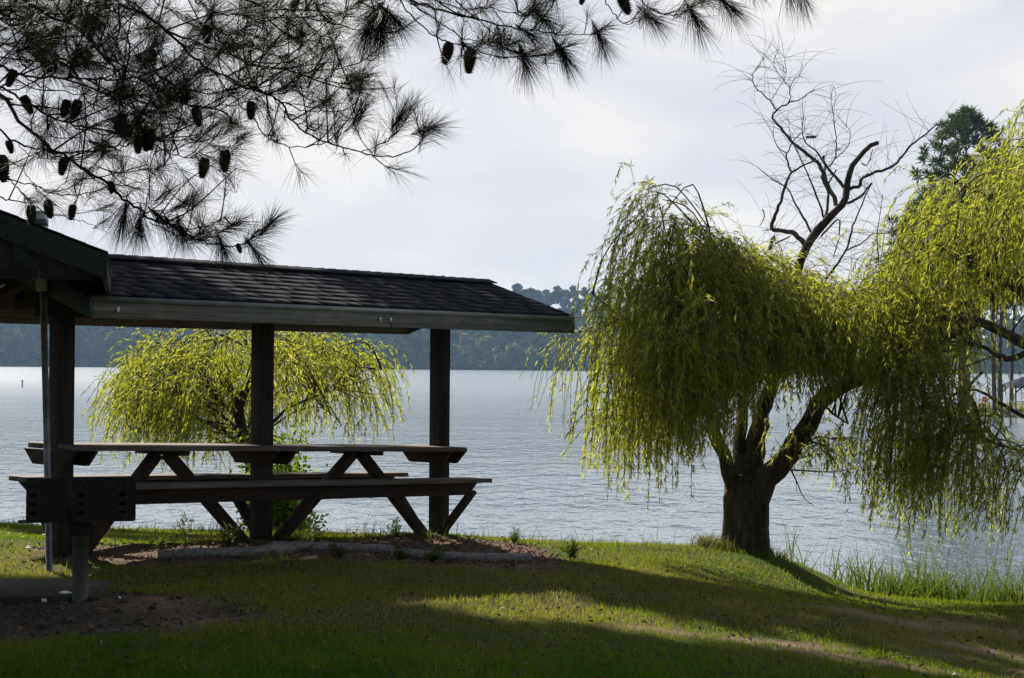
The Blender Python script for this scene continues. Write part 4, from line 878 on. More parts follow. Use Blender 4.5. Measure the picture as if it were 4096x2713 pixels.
    G.append([(r5([(1330, -100), (1385, 0), (1430, 60), (1490, 130), (1540, 135), (1600, 110), (1630, 80)]), 3.4, 2), (r5([(1540, -60), (1600, 0), (1640, 40), (1760, 85), (1850, 70), (1900, 30)]), 3.4, 2), (r5([(1800, -60), (1900, -20), (1990, -10)]), 3, 2), (r5([(2050, -120), (2200, -60), (2260, -50)]), 3, 2)])
    G.append([(a([(-200, -120), (0, 130), (120, 200), (220, 260), (300, 340)]), 5, 2), (a([(-100, 260), (0, 300), (150, 330), (260, 400), (330, 470)]), 4, 1.8), (a([(700, -200), (760, 20), (860, 120), (960, 180), (1060, 200)]), 5, 2), (a([(1000, -150), (1100, 30), (1230, 80), (1330, 150)]), 5, 2), (a([(100, -120), (250, -20), (420, 20), (560, 90), (700, 110)]), 4, 1.8)])
    deps = [7.6, 7.2, 8.0, 7.4, 8.3, 8.6, 7.6, 8.1, 7.3, 7.7, 7.5, 8.4]
    extra = {0: 26, 1: 26, 2: 20, 3: 18, 4: 10, 5: 12, 6: 18, 7: 18, 8: 16, 9: 8, 10: 0, 11: 30}
    cones = [(850, 790, 160), (1270, 615, 140), (1360, 745, 140), (1750, 700, 130), (1430, 1090, 150), (1570, 1040, 155), (1050, 895, 150), (965, 940, 130), (1010, 930, 120), (470, 690, 130), (545, 690, 140), (415, 180, 150), (100, 480, 130), (160, 660, 140), (55, 970, 100), (10, 1080, 190), (450, 1090, 130), (770, 1255, 90), (725, 1005, 70), (215, 1425, 140), (330, 1390, 130), (510, 1420, 110), (600, 340, 140), (1060, 340, 120), (1440, 170, 130), (510, 60, 110)]
    cones = [(x/1.7418, y/1.7418, l/1.7418) for x, y, l in cones]+[(1450+500/1.4352, 240/1.4352, 130/1.4352), (1450+620/1.4352, 278/1.4352, 140/1.4352), (1450+1270/1.4352, -50/1.4352, 75/1.4352), (1450+1480/1.4352, -40/1.4352, 130/1.4352), (2045/2.1527, 800+370/2.1527, 40), (1000+330/1.7418, -20/1.7418, 60)]
    def cone_mesh():
        cb = Buf(); n = 15
        z = np.linspace(0, -1, n); r = .25*np.sin(np.pi*np.linspace(.12, .93, n)**.75)**.7; tube(cb, np.stack([0*z, 0*z, z], -1), r, 10)
        for i in range(95):
            zz = -.05-.9*(i/95); th = i*2.39996; rr = .25*math.sin(math.pi*(.12+.81*-zz)**.75)**.7
            o_ = np.array([math.cos(th), math.sin(th), 0]); s_ = np.array([-math.sin(th), math.cos(th), 0]); p0 = o_*rr*.8+np.array([0, 0, zz])
            tip = p0+o_*.13+np.array([0, 0, -.035]); up = np.array([0, 0, .035])
            cb.add([p0-s_*.055, p0+s_*.055, tip+s_*.02, tip-s_*.02, p0-up*1.2], [np.array([[0, 1, 2, 3], [1, 0, 4, 4]])[:1], np.array([[0, 4, 3], [4, 1, 2], [4, 2, 3]])])
        return cb
    DROOP = {9: [(2090, 225, 40, 120), (2240, 200, 70, 110), (2110, 130, 60, 40), (2390, 130, 60, 120), (2180, 80, 60, 50), (2000, 160, 10, 60)], 10: [(2590, 60, 80, 70), (2770, 55, 60, 110), (2900, 10, 100, 90), (3210, -20, 20, 60)],
             3: [(1010, 990, 80, 110), (880, 960, 50, 130), (1075, 900, 60, -70), (720, 905, 30, 120), (560, 880, -10, 120), (500, 850, -20, 130), (640, 870, 70, 60), (930, 900, 80, -40)], 6: [(1695, 520, 110, -40), (1590, 480, 60, -90)], 8: [(1530, 90, -30, 90), (1500, 40, -80, 90), (1560, 60, 80, 80), (1480, 100, -60, 100)]}
    cme = None; used = set()
    for gi, grp in enumerate(G):
        bb, nb, tw = Buf(), Buf(), Buf(); lines = []; d0 = deps[gi]
        zoff = rs.uniform(-.25, .25)
        tufts = []
        for li, (pts, r0, r1) in enumerate(grp):
            m = len(pts); base_d = d0 if li == 0 else d0+rs.uniform(-.12, .12)
            if li == 0: dep = d0+np.linspace(-.3, .35, m)
            else:
                j = np.argmin(((lines[0][1]-np.array(pts[0]))**2).sum(1)); dep = lines[0][2][j]+np.linspace(0, rs.uniform(-.35, .35), m)
            P = np.array([at(x, y, dd) for (x, y), dd in zip(pts, dep)]); n = max(8, m*4); Q = resample(P, n)
            Q[1:-1] += rs.normal(size=(n-2, 3))*.004
            r = np.linspace(r0, r1, n)*.72*d0/F
            tube(bb, Q, r, 6, .1); px = proj(Q); lines.append((Q, px, Q[:, 1]))
            # tufts at tip and side shoots along the branch
            dr = norm(Q[-1]-Q[-4]); tufts.append((Q[-1], dr, 1.0)); tufts.append((Q[-3], dr, .8))
            nside = int(len(pts)*(.55 if gi < 9 else .5))
            for s_ in range(nside):
                i = rs.integers(int(n*.35), n-1)
                if px[i, 0] < -150 or px[i, 1] < -150 or (px[i, 0] < 420 and px[i, 1] > 790): continue
                sd = norm(norm(Q[min(i+1, n-1)]-Q[i-1])*rs.uniform(.3, 1)+np.array([rs.normal(0, .5), rs.normal(0, .7), rs.normal(.25, .5)])); L = rs.uniform(.05, .22)
                S_ = resample(np.array([Q[i], Q[i]+sd*L*.5+(0, 0, -.01), Q[i]+sd*L+np.array([0, 0, .02])]), 5); tube(bb, S_, np.linspace(.0032, .002, 5), 4, cap=False)
                tufts.append((S_[-1], norm(S_[-1]-S_[-2]), rs.uniform(.6, 1)))
        for (tx_, ty_, ux, uy) in DROOP.get(gi, ()):
            allp = np.concatenate([l[1] for l in lines]); allq = np.concatenate([l[0] for l in lines]); j = int(np.argmin(((allp-np.array([tx_, ty_]))**2).sum(1))); p0 = allq[j]
            q0 = at(tx_, ty_, p0[1]); q1 = at(tx_+ux, ty_+uy, p0[1]+rs.uniform(-.05, .05)); S_ = resample(np.array([p0, q0, q0+(q1-q0)*.3]), 6); tube(bb, S_, np.linspace(.004, .0025, 6), 4, cap=False)
            for f_ in (5, 4, 3): tufts.append((S_[f_], norm(q1-q0), 1.25))
        # extra background tufts and twigs in the dense upper-left mass
        for s_ in range(extra[gi]):
            Q, px, _ = lines[0]; i = rs.integers(0, int(len(Q)*.75)); sd = norm(np.array([rs.normal(.4, .5), rs.normal(0, .8), rs.normal(.25, .5)])); L = rs.uniform(.25, .55); pe = proj(Q[i]+sd*L)
            if pe[1] > 640+.12*pe[0] or (pe[0] > 1250 and pe[1] > 420): continue
            S_ = resample(np.array([Q[i], Q[i]+sd*L*.5+rs.normal(size=3)*.04, Q[i]+sd*L+np.array([0, 0, .06])]), 8); tube(bb, S_, np.linspace(.0045, .002, 8), 4, cap=False)
            for f_ in (4, 6, 7): tufts.append((S_[f_], norm(S_[f_]-S_[f_-1]+rs.normal(size=3)*.3), .8))
        B, D_, LN = [], [], []
        for (p, dr, den) in tufts:
            nn = int(rs.uniform(44, 82)*den); az = norm(rs.normal(size=(nn, 3)))
            spread_ = rs.uniform(.45, .95)
            dd = norm(dr*rs.uniform(.5, 1.1, (nn, 1))+az*spread_*np.sqrt(rs.uniform(.1, 1, (nn, 1)))); B.append(p-dr*rs.uniform(-.01, .10, (nn, 1))); D_.append(dd); LN.append(rs.uniform(.12, .20, nn)*(rs.uniform(.85, 1.15)))
        B, D_, LN = np.concatenate(B), np.concatenate(D_), np.concatenate(LN)[:, None]
        s_ = norm(np.cross(D_, rs.normal(size=B.shape)))*.00068
        droop = np.array([0, 0, -1.])*LN*.16
        mid = B+D_*LN*.5+droop*.3; tip = B+D_*LN+droop
        v = np.stack([B-s_, B+s_, mid+s_, mid-s_, tip], 1).reshape(-1, 3); kk = np.arange(len(B))[:, None]*5
        nb.add(v, [kk+np.array([[0, 1, 2, 3]]), kk+np.array([[3, 2, 4]])], np.repeat(rs.uniform(0, 1, len(B)), 5))
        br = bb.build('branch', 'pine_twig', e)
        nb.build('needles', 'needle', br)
        # cones that hang on this limb
        allpx = np.concatenate([l[1] for l in lines]); allQ = np.concatenate([l[0] for l in lines])
        for ci, (x, y, L) in enumerate(cones):
            dd = ((allpx-np.array([x, y]))**2).sum(1); j = int(np.argmin(dd))
            if ci in used or (dd[j] > 40**2 and not (gi == len(G)-1)): continue
            used.add(ci); P_ = at(x, y+4, allQ[j, 1]); size = max(L, 38)*allQ[j, 1]/F
            if cme is None:
                co = cone_mesh().build('cone', 'cone', br); cme = co.data
            else:
                co = bpy.data.objects.new('cone', cme); C.objects.link(co); co.parent = br; co.matrix_parent_inverse = br.matrix_world.inverted()
            co.location = P_; co.scale = (size, size, size); co.rotation_euler = (rs.normal(0, .2), rs.normal(.12, .25), rs.uniform(0, 6))
pines_near()

# ------------------------------------------------------------------ other pines (shade the lawn; crowns above and beside the view)
def pine_crown(buf, base, z0, z1, W, nt_, nleaf, rs, L=.28, wid=.02, lean=(0, 0), flat=None):
    base = np.asarray(base, float); t = rs.uniform(0, 1, nt_)
    prof = np.clip(np.sqrt(np.clip(1.02-(t*1.02)**3.2, 0, 1)), .12, 1)*np.clip(.35+t*3, 0, 1); ang = rs.uniform(0, 2*math.pi, nt_); rad = prof*W*.5*np.sqrt(rs.uniform(.08, 1, nt_))
    if flat: rad = W*.5*np.sqrt(rs.uniform(.0, 1, nt_))
    cc = base+np.stack([np.cos(ang)*rad+(flat[0] if flat else 0)+lean[0]*t, np.sin(ang)*rad*(flat[2] if flat else 1)+(flat[1]+flat[3]*np.cos(ang)*rad if flat else 0)+lean[1]*t, z0+(z1-z0)*t], -1)
    d = norm(rs.normal(size=(nt_, nleaf, 3))+np.array([0, 0, .35])); p = np.repeat(cc[:, None], nleaf, 1)
    d = d.reshape(-1, 3); p = p.reshape(-1, 3); s = norm(np.cross(d, rs.normal(size=d.shape)))
    leaves(buf, p, d, s, L*rs.uniform(.6, 1.2, len(p)), wid*L*4, np.clip(np.repeat(rs.normal(.5, .18, nt_), nleaf)+rs.normal(0, .12, len(p)), 0, 1))
    return cc
def pine(base, z0, z1, W, nt_, nleaf, label, seed, r=.2, L=.3, mat='pine_far', wid=.03, limbs=True, group='pines around the lawn', flat=None):
    rs = np.random.default_rng(seed); e = empty('pine_tree', base, label, 'tree', group)
    cr = Buf(); cc = pine_crown(cr, base, z0, z1, W, nt_, nleaf, rs, L, wid, flat=flat); cr.build('crown', mat, e)
    t = Buf(); base = np.asarray(base, float)
    Pt = np.array([base+np.array([.12*math.sin(z*.3+seed), .1*math.cos(z*.27), z]) for z in np.linspace(-.4, z1*.96, 18)]); tube(t, Pt, np.linspace(r, r*.2, 18), 12, .03)
    if limbs:
        for c in cc[rs.permutation(len(cc))[:50]]:
            zz = np.clip(c[2]-base[2]-.5-rs.uniform(0, 1), z0*.85, z1); st = base+np.array([.12*math.sin(zz*.3+seed), .1*math.cos(zz*.27), zz])
            tube(t, resample(np.array([st, (st+c)/2+(0, 0, .1), c]), 6), np.linspace(r*.22, .012, 6), 4, cap=False)
    t.build('trunk', 'bark_pine', e, smooth=True)
# beyond the inlet
def pen_z(x, y):
    f = np.clip(1-((x-46)/18.5)**2-((y-112)/17)**2, -.6, 1); return WZ+.75*np.sign(f)*np.abs(f)**.6
px_ = np.linspace(6, 66, 60); py_ = np.linspace(92, 132, 40); PX, PY = np.meshgrid(px_, py_); PZ = pen_z(PX, PY)+.05*np.sin(PX*1.3)*np.sin(PY*.9)
ii = (np.arange(39)[:, None]*60+np.arange(59)[None]).ravel(); pb = Buf(); pb.add(np.stack([PX, PY, PZ], -1).reshape(-1, 3), np.stack([ii, ii+1, ii+61, ii+60], -1))
struct(pb.build('peninsula_ground', rough_mat('far_lawn', [(.3, (.05, .06, .012)), (.55, (.10, .11, .02)), (.75, (.17, .12, .06))], .6, bstr=.5, bdist=.1), smooth=True), 'small grassy point of land across the inlet', 'ground')
def pen(px, py, d): x = at(px, py, d)[0]; return np.array([x, d, float(pen_z(x, d))])
PEN = [(3868, 108, 8.5, 19.8, 8.0, 420, 'tallest pine on the grassy point, its crown rising above the willow', .22),
       (3690, 112, 5, 14.6, 7, 240, 'lower dark pine on the point showing between the two right willows', .2),
       (3843, 104, 6, 15, 6, 130, 'pine on the point with its trunk behind hanging willow curtains', .3),
       (3979, 103, 7, 16, 6, 140, 'pine on the point just left of the pale canopy tent with a sunlit trunk edge', .16),
       (4008, 100.5, 7, 16.5, 6, 140, 'pine on the point with the trunk nearest to the water', .16),
       (4054, 106, 7, 15, 6, 120, 'pine on the point standing behind the canopy tent', .13),
       (4240, 104, 6, 17, 7, 140, 'pine on the point right of the canopy tent', .2)]
for i, (px, d, z0, z1, W, nt_, lab, r) in enumerate(PEN):
    b = pen(px, 1625, d); pine(b, z0, z1, W, nt_, 34, lab, 50+i, r, .62, 'pine_far', .035, group='pines on the point')
# canopy tent, table, chair on the point
def tent():
    d = 104; s = d/F; c = pen(4120, 1620, d); e = empty('canopy_tent', c, 'pale topped canopy tent with blue legs on the grassy point', 'tent')
    ze = at(4035, 1538, d)[2]; zp = at(4110, 1492, d)[2]; x0, x1 = at(4036, 1538, d)[0], at(4215, 1538, d)[0]; y0, y1 = d-1.4, d+1.4
    pk = np.array([(x0+x1)/2, d, zp]); q = np.array([(x0, y0, ze), (x1, y0, ze), (x1, y1, ze), (x0, y1, ze)]); lo = q-(0, 0, .22)
    b = Buf(); b.add(np.concatenate([q, [pk], lo]), [np.array([[0, 1, 4], [1, 2, 4], [2, 3, 4], [3, 0, 4]]), np.array([[0, 5, 6, 1], [1, 6, 7, 2], [2, 7, 8, 3], [3, 8, 5, 0]])]); b.build('canopy', 'tent_pale', e)
    for p in q:
        b = Buf(); g_ = np.array([p[0], p[1], float(pen_z(p[0], p[1]))-.05]); tube(b, [g_, p], .05, 6); b.build('leg', 'tent_blue', e)
        b = Buf(); tube(b, [p+(0, 0, -.5), p+(.5*np.sign(pk[0]-p[0]), 0, -.05)], .05, 5); b.build('brace', 'tent_blue', e)
    d2 = 102.0; c = pen(4085, 1625, d2); e = empty('folding_table', c, 'white folding table beside the canopy tent', 'table')
    b = Buf(); zt = at(4085, 1605, d2)[2]; w_ = 36*s*1.0; obox(b, (c[0]-w_, d2-.4, zt-.04), (w_*2, 0, 0), (0, .8, 0), (0, 0, .04)); b.build('tabletop', 'white', e)
    for sx in (-.8, .8):
        for sy in (-.3, .3):
            b = Buf(); tube(b, [(c[0]+sx*w_, d2+sy, c[2]-.05), (c[0]+sx*w_, d2+sy, zt-.04)], .02, 5); b.build('leg', 'steel', e)
    d3 = 101; c = pen(3944, 1620, d3); e = empty('folding_chair', c, 'small orange cloth chair among the pine trunks across the inlet', 'chair')
    zs = at(3944, 1608, d3)[2]; zt = at(3944, 1588, d3)[2]; w_ = .17
    b = Buf(); obox(b, (c[0]-w_, d3-.15, zs-.03), (2*w_, 0, 0), (0, .35, 0), (0, 0, .03)); b.build('seat', 'orange', e)
    b = Buf(); q = [(c[0]-w_, d3+.2, zs), (c[0]+w_, d3+.2, zs), (c[0]+w_*.8, d3+.3, zt), (c[0]-w_*.8, d3+.3, zt)]; hexa(b, q, [np.array(x)+(0, .02, 0) for x in q]); b.build('backrest', 'orange', e)
    for sx in (-1, 1):
        for sy in (-.12, .2):
            b = Buf(); tube(b, [(c[0]+sx*w_, d3+sy, c[2]-.05), (c[0]+sx*w_, d3+sy, zs)], .015, 5); b.build('leg', 'black', e)
tent()
# water birds
def bird(px, py, label, seed):
    r = ray(px, py); d = (WZ-1.5)/r[2]*r[1]; P = at(px, py, d); s = d/F
    e = empty('goose', P, label, 'goose', 'geese on the lake')
    b = Buf(); t = np.linspace(0, 1, 14); L = 27*s
    X_ = -L*.55+t*L*1.05; rr = 5.2*s*np.sin(np.pi*np.clip(t, .03, .97))**.6; zc = 2.6*s+1.8*s*(1-t)**3
    tube(b, np.stack([P[0]+X_, P[1]+0*X_, P[2]+zc], -1), rr, 10); b.build('body', 'goose_body', e, smooth=True)
    b = Buf(); nk = np.array([(P[0]+L*.30, P[1], P[2]+4*s), (P[0]+L*.34, P[1], P[2]+12*s), (P[0]+L*.31, P[1], P[2]+20*s), (P[0]+L*.34, P[1], P[2]+24*s), (P[0]+L*.45, P[1], P[2]+23.5*s), (P[0]+L*.53, P[1], P[2]+22.5*s)])
    tube(b, resample(nk, 16), np.interp(np.linspace(0, 1, 16), [0, .5, .75, .86, 1], np.array([2.6, 2.1, 2.6, 2.3, .5])*s), 8); b.build('neck', 'black', e, smooth=True)
    b = Buf(); tube(b, np.array([(P[0]-L*.66, P[1], P[2]+3.6*s), (P[0]-L*.5, P[1], P[2]+2.6*s), (P[0]-L*.4, P[1], P[2]+1.6*s)]), [1*s, 3.2*s, 3*s], 8); b.build('tail', 'white', e, smooth=True)
bird(4006, 1844, 'dark necked goose swimming on the lake nearer the right edge', 1); bird(3876, 1845, 'goose on the lake half hidden by hanging willow fronds', 2)

# unseen pines added to cast shade and block sky, some crowns flattened for it: left above the shelters, and behind the viewpoint
SH = [((-11.3, 22.0), 11.0, 12.2, 11.5, 380, 'unseen pine on the left bank added with a flattened crown to shade the near lawn', (4.6, -2.35, .20, -.13)), ((-11.5, 25.5), 10.5, 11.3, 3.9, 62, 'unseen pine farther along the left bank added with an offset crown to shade the right lawn', (8.3, -4.1, .6, .15)), ((-3.7, 3.3), 5.6, 10, 9, 100, 'unseen pine left of the viewpoint added to block sky over the near lawn', (1.0, 2.2, .7, 0)), ((4.4, 4.2), 5.8, 10, 9, 80, 'unseen pine right of the viewpoint added to block sky over the near lawn', (-.6, 1.8, .7, 0)), ((-9.4, 14.5), 5.6, 13, 6, 200, 'unseen tall pine left of the shelters added for shade'), ((-10.5, 10.5), 4.5, 13, 9, 180, 'unseen pine left of the near shelter added for shade'),
      ((-4.5, -4), 4.5, 13, 9, 150, 'unseen pine added behind the viewpoint on the left to block sky'), ((3.5, -5.5), 4.5, 13, 10, 150, 'unseen pine added behind the viewpoint on the right to block sky'), ((0, -11), 2.5, 14, 11, 150, 'unseen pine added well back of the viewpoint to block sky'), ((9, -3), 4.0, 13, 10, 150, 'unseen pine added behind the viewpoint by the right slope to block sky'), ((-10, -7), 2.5, 13, 11, 150, 'unseen pine added behind the viewpoint far left to block sky'), ((9, -12), 2.5, 14, 12, 150, 'unseen pine added behind the viewpoint far right to block sky')]
for i, ((x, y), z0, z1, W, nt_, lab, *fl) in enumerate(SH):
    pine(np.array([x, y, float(gz(x, y))]), z0, z1, W, nt_, 30, lab, 80+i, .25, .55, 'pine_far', .05, flat=fl[0] if fl else None)

# ------------------------------------------------------------------ grass
def grass_field():
    rs = np.random.default_rng(9); B = Buf()
    N = 520000
    y = 6.3+15.2*rs.random(N)**1.25; x = rs.uniform(-1, 1, N)*(.345*y+.8)
    z = gz(x, y); a, c = dirt_mask(x, y); mu_ = mulch_mask(x, y)
    keep = (z > WZ+.05) & ~(inpoly(x, y, [q[:2] for q in corners]))
    pr = np.where(a, .03, np.where(mu_, .04, np.where(c, .30, 1.0)))*(.45+.75*fbm(x, y, 1.7, 31)); keep &= rs.random(N) < pr
    x, y, z = x[keep], y[keep], z[keep]; n = len(x)
    lush = fbm(x, y, .9, 40); near = np.clip((9.6-y)/2, 0, 1)
    h = (.018+.022*lush+.018*near)*rs.uniform(.6, 1.5, n)
    cl_ = (vnoise(x, y, 9, 91) > .86) & (rs.random(n) < .7); h = np.where(cl_, h*rs.uniform(1.5, 2.4, n), h)
    wd = (.0028+.00028*y)*rs.uniform(.7, 1.3, n)
    p = np.stack([x, y, z-.004], -1); ang = rs.uniform(0, 2*math.pi, n); s = np.stack([np.cos(ang), np.sin(ang), 0*ang], -1)*wd[:, None]/2
    lean = np.stack([rs.normal(0, .55, n), rs.normal(0, .55, n), np.ones(n)], -1); tip = p+norm(lean)*h[:, None]
    v = np.stack([p-s, p+s, tip], 1).reshape(-1, 3)
    dry = np.clip((x+1)/5, 0, 1)*np.clip((14.5-y)/4, 0, 1)*.35
    yb = y-.35*x                                        # lush near, worn middle, fresh bank; near tint also deepens shade, middle lifts it
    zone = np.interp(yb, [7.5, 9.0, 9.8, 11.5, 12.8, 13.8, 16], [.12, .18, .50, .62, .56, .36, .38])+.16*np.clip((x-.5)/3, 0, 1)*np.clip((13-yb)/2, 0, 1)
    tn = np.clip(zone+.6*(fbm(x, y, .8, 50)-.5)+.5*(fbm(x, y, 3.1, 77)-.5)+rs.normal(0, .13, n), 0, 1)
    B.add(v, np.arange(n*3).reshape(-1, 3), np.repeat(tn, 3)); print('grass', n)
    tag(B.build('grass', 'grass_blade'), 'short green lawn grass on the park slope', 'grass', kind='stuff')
    # reeds and marsh grass on the bank
    B = Buf(); r2_ = np.random.default_rng(10)
    def blades(px, py, n, h0, h1, wdt, sp, lean_, dry_=.0, ht=None):
        P = []
        for _ in range(n):
            for _t in range(20):
                u_ = r2_.uniform(0, 1); xx, yy = px+r2_.normal(0, sp), py+r2_.normal(0, sp*.7)
                if gz(xx, yy) > WZ-.3: break
            P.append((xx, yy))
        P = np.array(P); zz = np.maximum(gz(P[:, 0], P[:, 1]), WZ-.1)
        for (xx, yy), z_ in zip(P, zz):
            h_ = r2_.uniform(h0, h1); a_ = r2_.uniform(0, 6.28); l = lean_*r2_.normal()
            t = np.linspace(0, 1, 5); c = np.stack([xx+l*h_*t**2, yy+.3*lean_*h_*t**2*r2_.normal(), z_+h_*(t-.12*abs(l)*t**2)], -1)
            s_ = np.array([math.cos(a_), math.sin(a_)*.4, 0])*wdt; wv = np.array([1, 1, .8, .5, .08])[:, None]
            v = np.concatenate([c-s_*wv, c+s_*wv]); i = np.arange(4); B.add(v, np.stack([i, i+5, i+6, i+1], -1), np.clip(r2_.normal(.4+dry_, .2), 0, 1))
    for k_ in range(95):                                # dense low band at the water's edge
        px = r2_.uniform(4.0, 8.0); py = 16.9+r2_.uniform(0, 1.5)+.15*(px-4); blades(px, py, 60, .34, .66, .010, .28, .4)
    for k_ in range(9):
        px = r2_.uniform(4.4, 6.6); py = r2_.uniform(17.2, 18.2); blades(px, py, 26, .6, 1.05, .008, .14, .25)
    for px, py in ((4.15, 17.6), (4.5, 17.5), (5.0, 17.7), (5.2, 17.9), (5.5, 17.6), (5.9, 17.8)): blades(px, py, 5, 1.1, 1.7, .003, .15, .25, .3)
    for px, py in ((3.0, 17.2), (3.15, 17.3), (3.45, 17.1), (3.6, 17.2), (3.75, 17.3)): blades(px, py, 9, .25, .6, .006, .07, .3)
    tag(B.build('reeds', 'reed'), 'tall reeds and marsh grass at the water edge on the right', 'reeds', kind='stuff')
    # fringe along the bank crest, around the willow and the shelter posts
    B = Buf()
    for k_ in range(420):
        px = r2_.uniform(0, 3000); q = ground_at(px, np.interp(px, [0, 900, 1900, 2600, 3000], [2104, 2124, 2160, 2190, 2210])+r2_.uniform(-2, 10)); blades(q[0], q[1], 2, .04, .13 if r2_.random() < .9 else .3, .003, .05, .4, .15)
    tb = ground_at(1700*1.7305, 1270*1.7305)
    for k_ in range(30):
        a_ = r2_.uniform(0, 6.28); blades(tb[0]+.05+.34*math.cos(a_), tb[1]+.05+.30*math.sin(a_), 14, .06, .2, .004, .06, .6, .2)
    for k_ in range(12): blades(tb[0]-.34+r2_.normal(0, .06), tb[1]-.08, 12, .06, .17, .004, .05, .7, .1)
    for k_ in range(26): blades(tb[0]+r2_.uniform(-.3, .5), tb[1]-.22+r2_.normal(0, .06), 10, .05, .13, .004, .05, .6, .0)
    tag(B.build('bank_grass', 'dry_grass'), 'longer grass fringe along the bank crest and willow foot', 'grass', kind='stuff')
    # mulch chips
    B = Buf(); N = 9000; xs_ = r2_.uniform(-4.5, 1.2, N); ys_ = r2_.uniform(11.8, 16.2, N); kp = mulch_mask(xs_, ys_); xs_, ys_ = xs_[kp], ys_[kp]; n = len(xs_)
    p = np.stack([xs_, ys_, gz(xs_, ys_)+.012+r2_.uniform(0, .015, n)], -1); dr = norm(np.stack([r2_.normal(size=n), r2_.normal(size=n), r2_.normal(0, .35, n)], -1)); sd = norm(np.cross(dr, r2_.normal(size=(n, 3))))
    leaves(B, p, dr, sd, r2_.uniform(.02, .06, n), .014, r2_.uniform(0, 1, n)); tag(B.build('mulch', 'chips'), 'brown bark mulch under the picnic table', 'mulch', kind='stuff')
    B = Buf(); N = 900; xs_ = r2_.uniform(-4.8, -1.0, N); ys_ = r2_.uniform(8.3, 10.6, N); a, c = dirt_mask(xs_, ys_); xs_, ys_ = xs_[a], ys_[a]
    for xx, yy in zip(xs_, ys_):
        s_ = .004+.017*r2_.random()**4; o8 = np.array([(-1, -1, -1), (1, -1, -1), (1, 1, -1), (-1, 1, -1), (-.7, -.7, 1), (.7, -.7, 1), (.7, .7, 1), (-.7, .7, 1)])*s_*r2_.uniform(.6, 1.3, (8, 3))*np.array([1.3, 1, .7])
        hexa(B, (o8+np.array([xx, yy, float(gz(xx, yy))+.01]))[:4], (o8+np.array([xx, yy, float(gz(xx, yy))+.01]))[4:])
    tag(B.build('soil_clods', rough_mat('clod', [(.3, (.03, .022, .017)), (.7, (.13, .095, .07))], 9)), 'loose soil clods on the dirt mound around the grill', 'soil', kind='stuff')
    # dead leaves and twigs in the dirt
    B = Buf(); N = 700; xs_ = r2_.uniform(-4.6, -1.2, N); ys_ = r2_.uniform(8.5, 10.4, N); a, c = dirt_mask(xs_, ys_); xs_, ys_ = xs_[a], ys_[a]; n = len(xs_)
    p = np.stack([xs_, ys_, gz(xs_, ys_)+.018], -1); dr = norm(np.stack([r2_.normal(size=n), r2_.normal(size=n), r2_.normal(0, .3, n)], -1)); sd = norm(np.cross(dr, r2_.normal(size=(n, 3))))
    leaves(B, p, dr, sd, r2_.uniform(.02, .07, n), .02, r2_.uniform(0, 1, n)); N = 1500; ys_ = r2_.uniform(7.4, 15.5, N); xs_ = r2_.uniform(-1, 1, N)*(.33*ys_); n = N; p = np.stack([xs_, ys_, gz(xs_, ys_)+r2_.uniform(.015, .04, n)], -1); dr = norm(np.stack([r2_.normal(size=n), r2_.normal(size=n), r2_.normal(0, .4, n)], -1)); sd = norm(np.cross(dr, r2_.normal(size=(n, 3))))
    leaves(B, p, dr, sd, r2_.uniform(.02, .055, n), .016, r2_.uniform(0, 1, n)); tag(B.build('leaf_litter', 'chips'), 'brown dead leaves scattered over the lawn and the dirt around the grill', 'leaves', kind='stuff')
grass_field()

def weed(px, py, h, label, seed, n=7):
    rs = np.random.default_rng(seed); b0 = ground_at(px, py); st, lf = Buf(), Buf(); e = empty('weed', b0, label, 'weed', 'weeds around the shelter')
    for i in range(n):
        v = norm(np.array([rs.normal(0, .35), rs.normal(0, .35), 1])); L = h*rs.uniform(.5, 1); P = np.array([b0, b0+v*L*.5, b0+v*L+np.array([rs.normal(0, .04), 0, -.02])]); Q = resample(P, 7); tube(st, Q, np.linspace(.003, .0012, 7), 3, cap=False)
        m = 22; k_ = rs.integers(1, 7, m); base = Q[k_]+rs.normal(0, .006, (m, 3)); d = norm(rs.normal(size=(m, 3))+np.array([0, 0, .4])); leaves(lf, base, d, norm(np.cross(d, rs.normal(size=(m, 3)))), rs.uniform(.03, .07, m), .008, rs.uniform(.1, .7, m))
    lf.build('leaf', 'reed', e); st.build('stem', 'twig', e)
for i, a in enumerate([(745, 2190, .34, 'wispy weed left of the middle shelter post', 6), (912, 2190, .26, 'bushy weed at the foot of the middle shelter post', 12), (640, 2200, .14, 'low weed beside the split end of the timber', 6), (1160, 2190, .14, 'small weed just right of the middle shelter post', 8), (1270, 2175, .16, 'grassy weed halfway between the two right posts', 9), (1585, 2160, .24, 'arching weed left of the right shelter post', 10), (1600, 2250, .13, 'leafy weed growing over the middle timber joint', 10), (1740, 2258, .16, 'bushy weed over the flat timber below the right post', 16), (1360, 2232, .13, 'thin weed in front of the bowed timber', 6), (2060, 2175, .16, 'weed on the mulch edge right of the shelter', 10), (2290, 2235, .2, 'leafy weed clump at the right end of the mulch bed', 18)]):
    weed(a[0], a[1], a[2], a[3], 100+i, a[4])

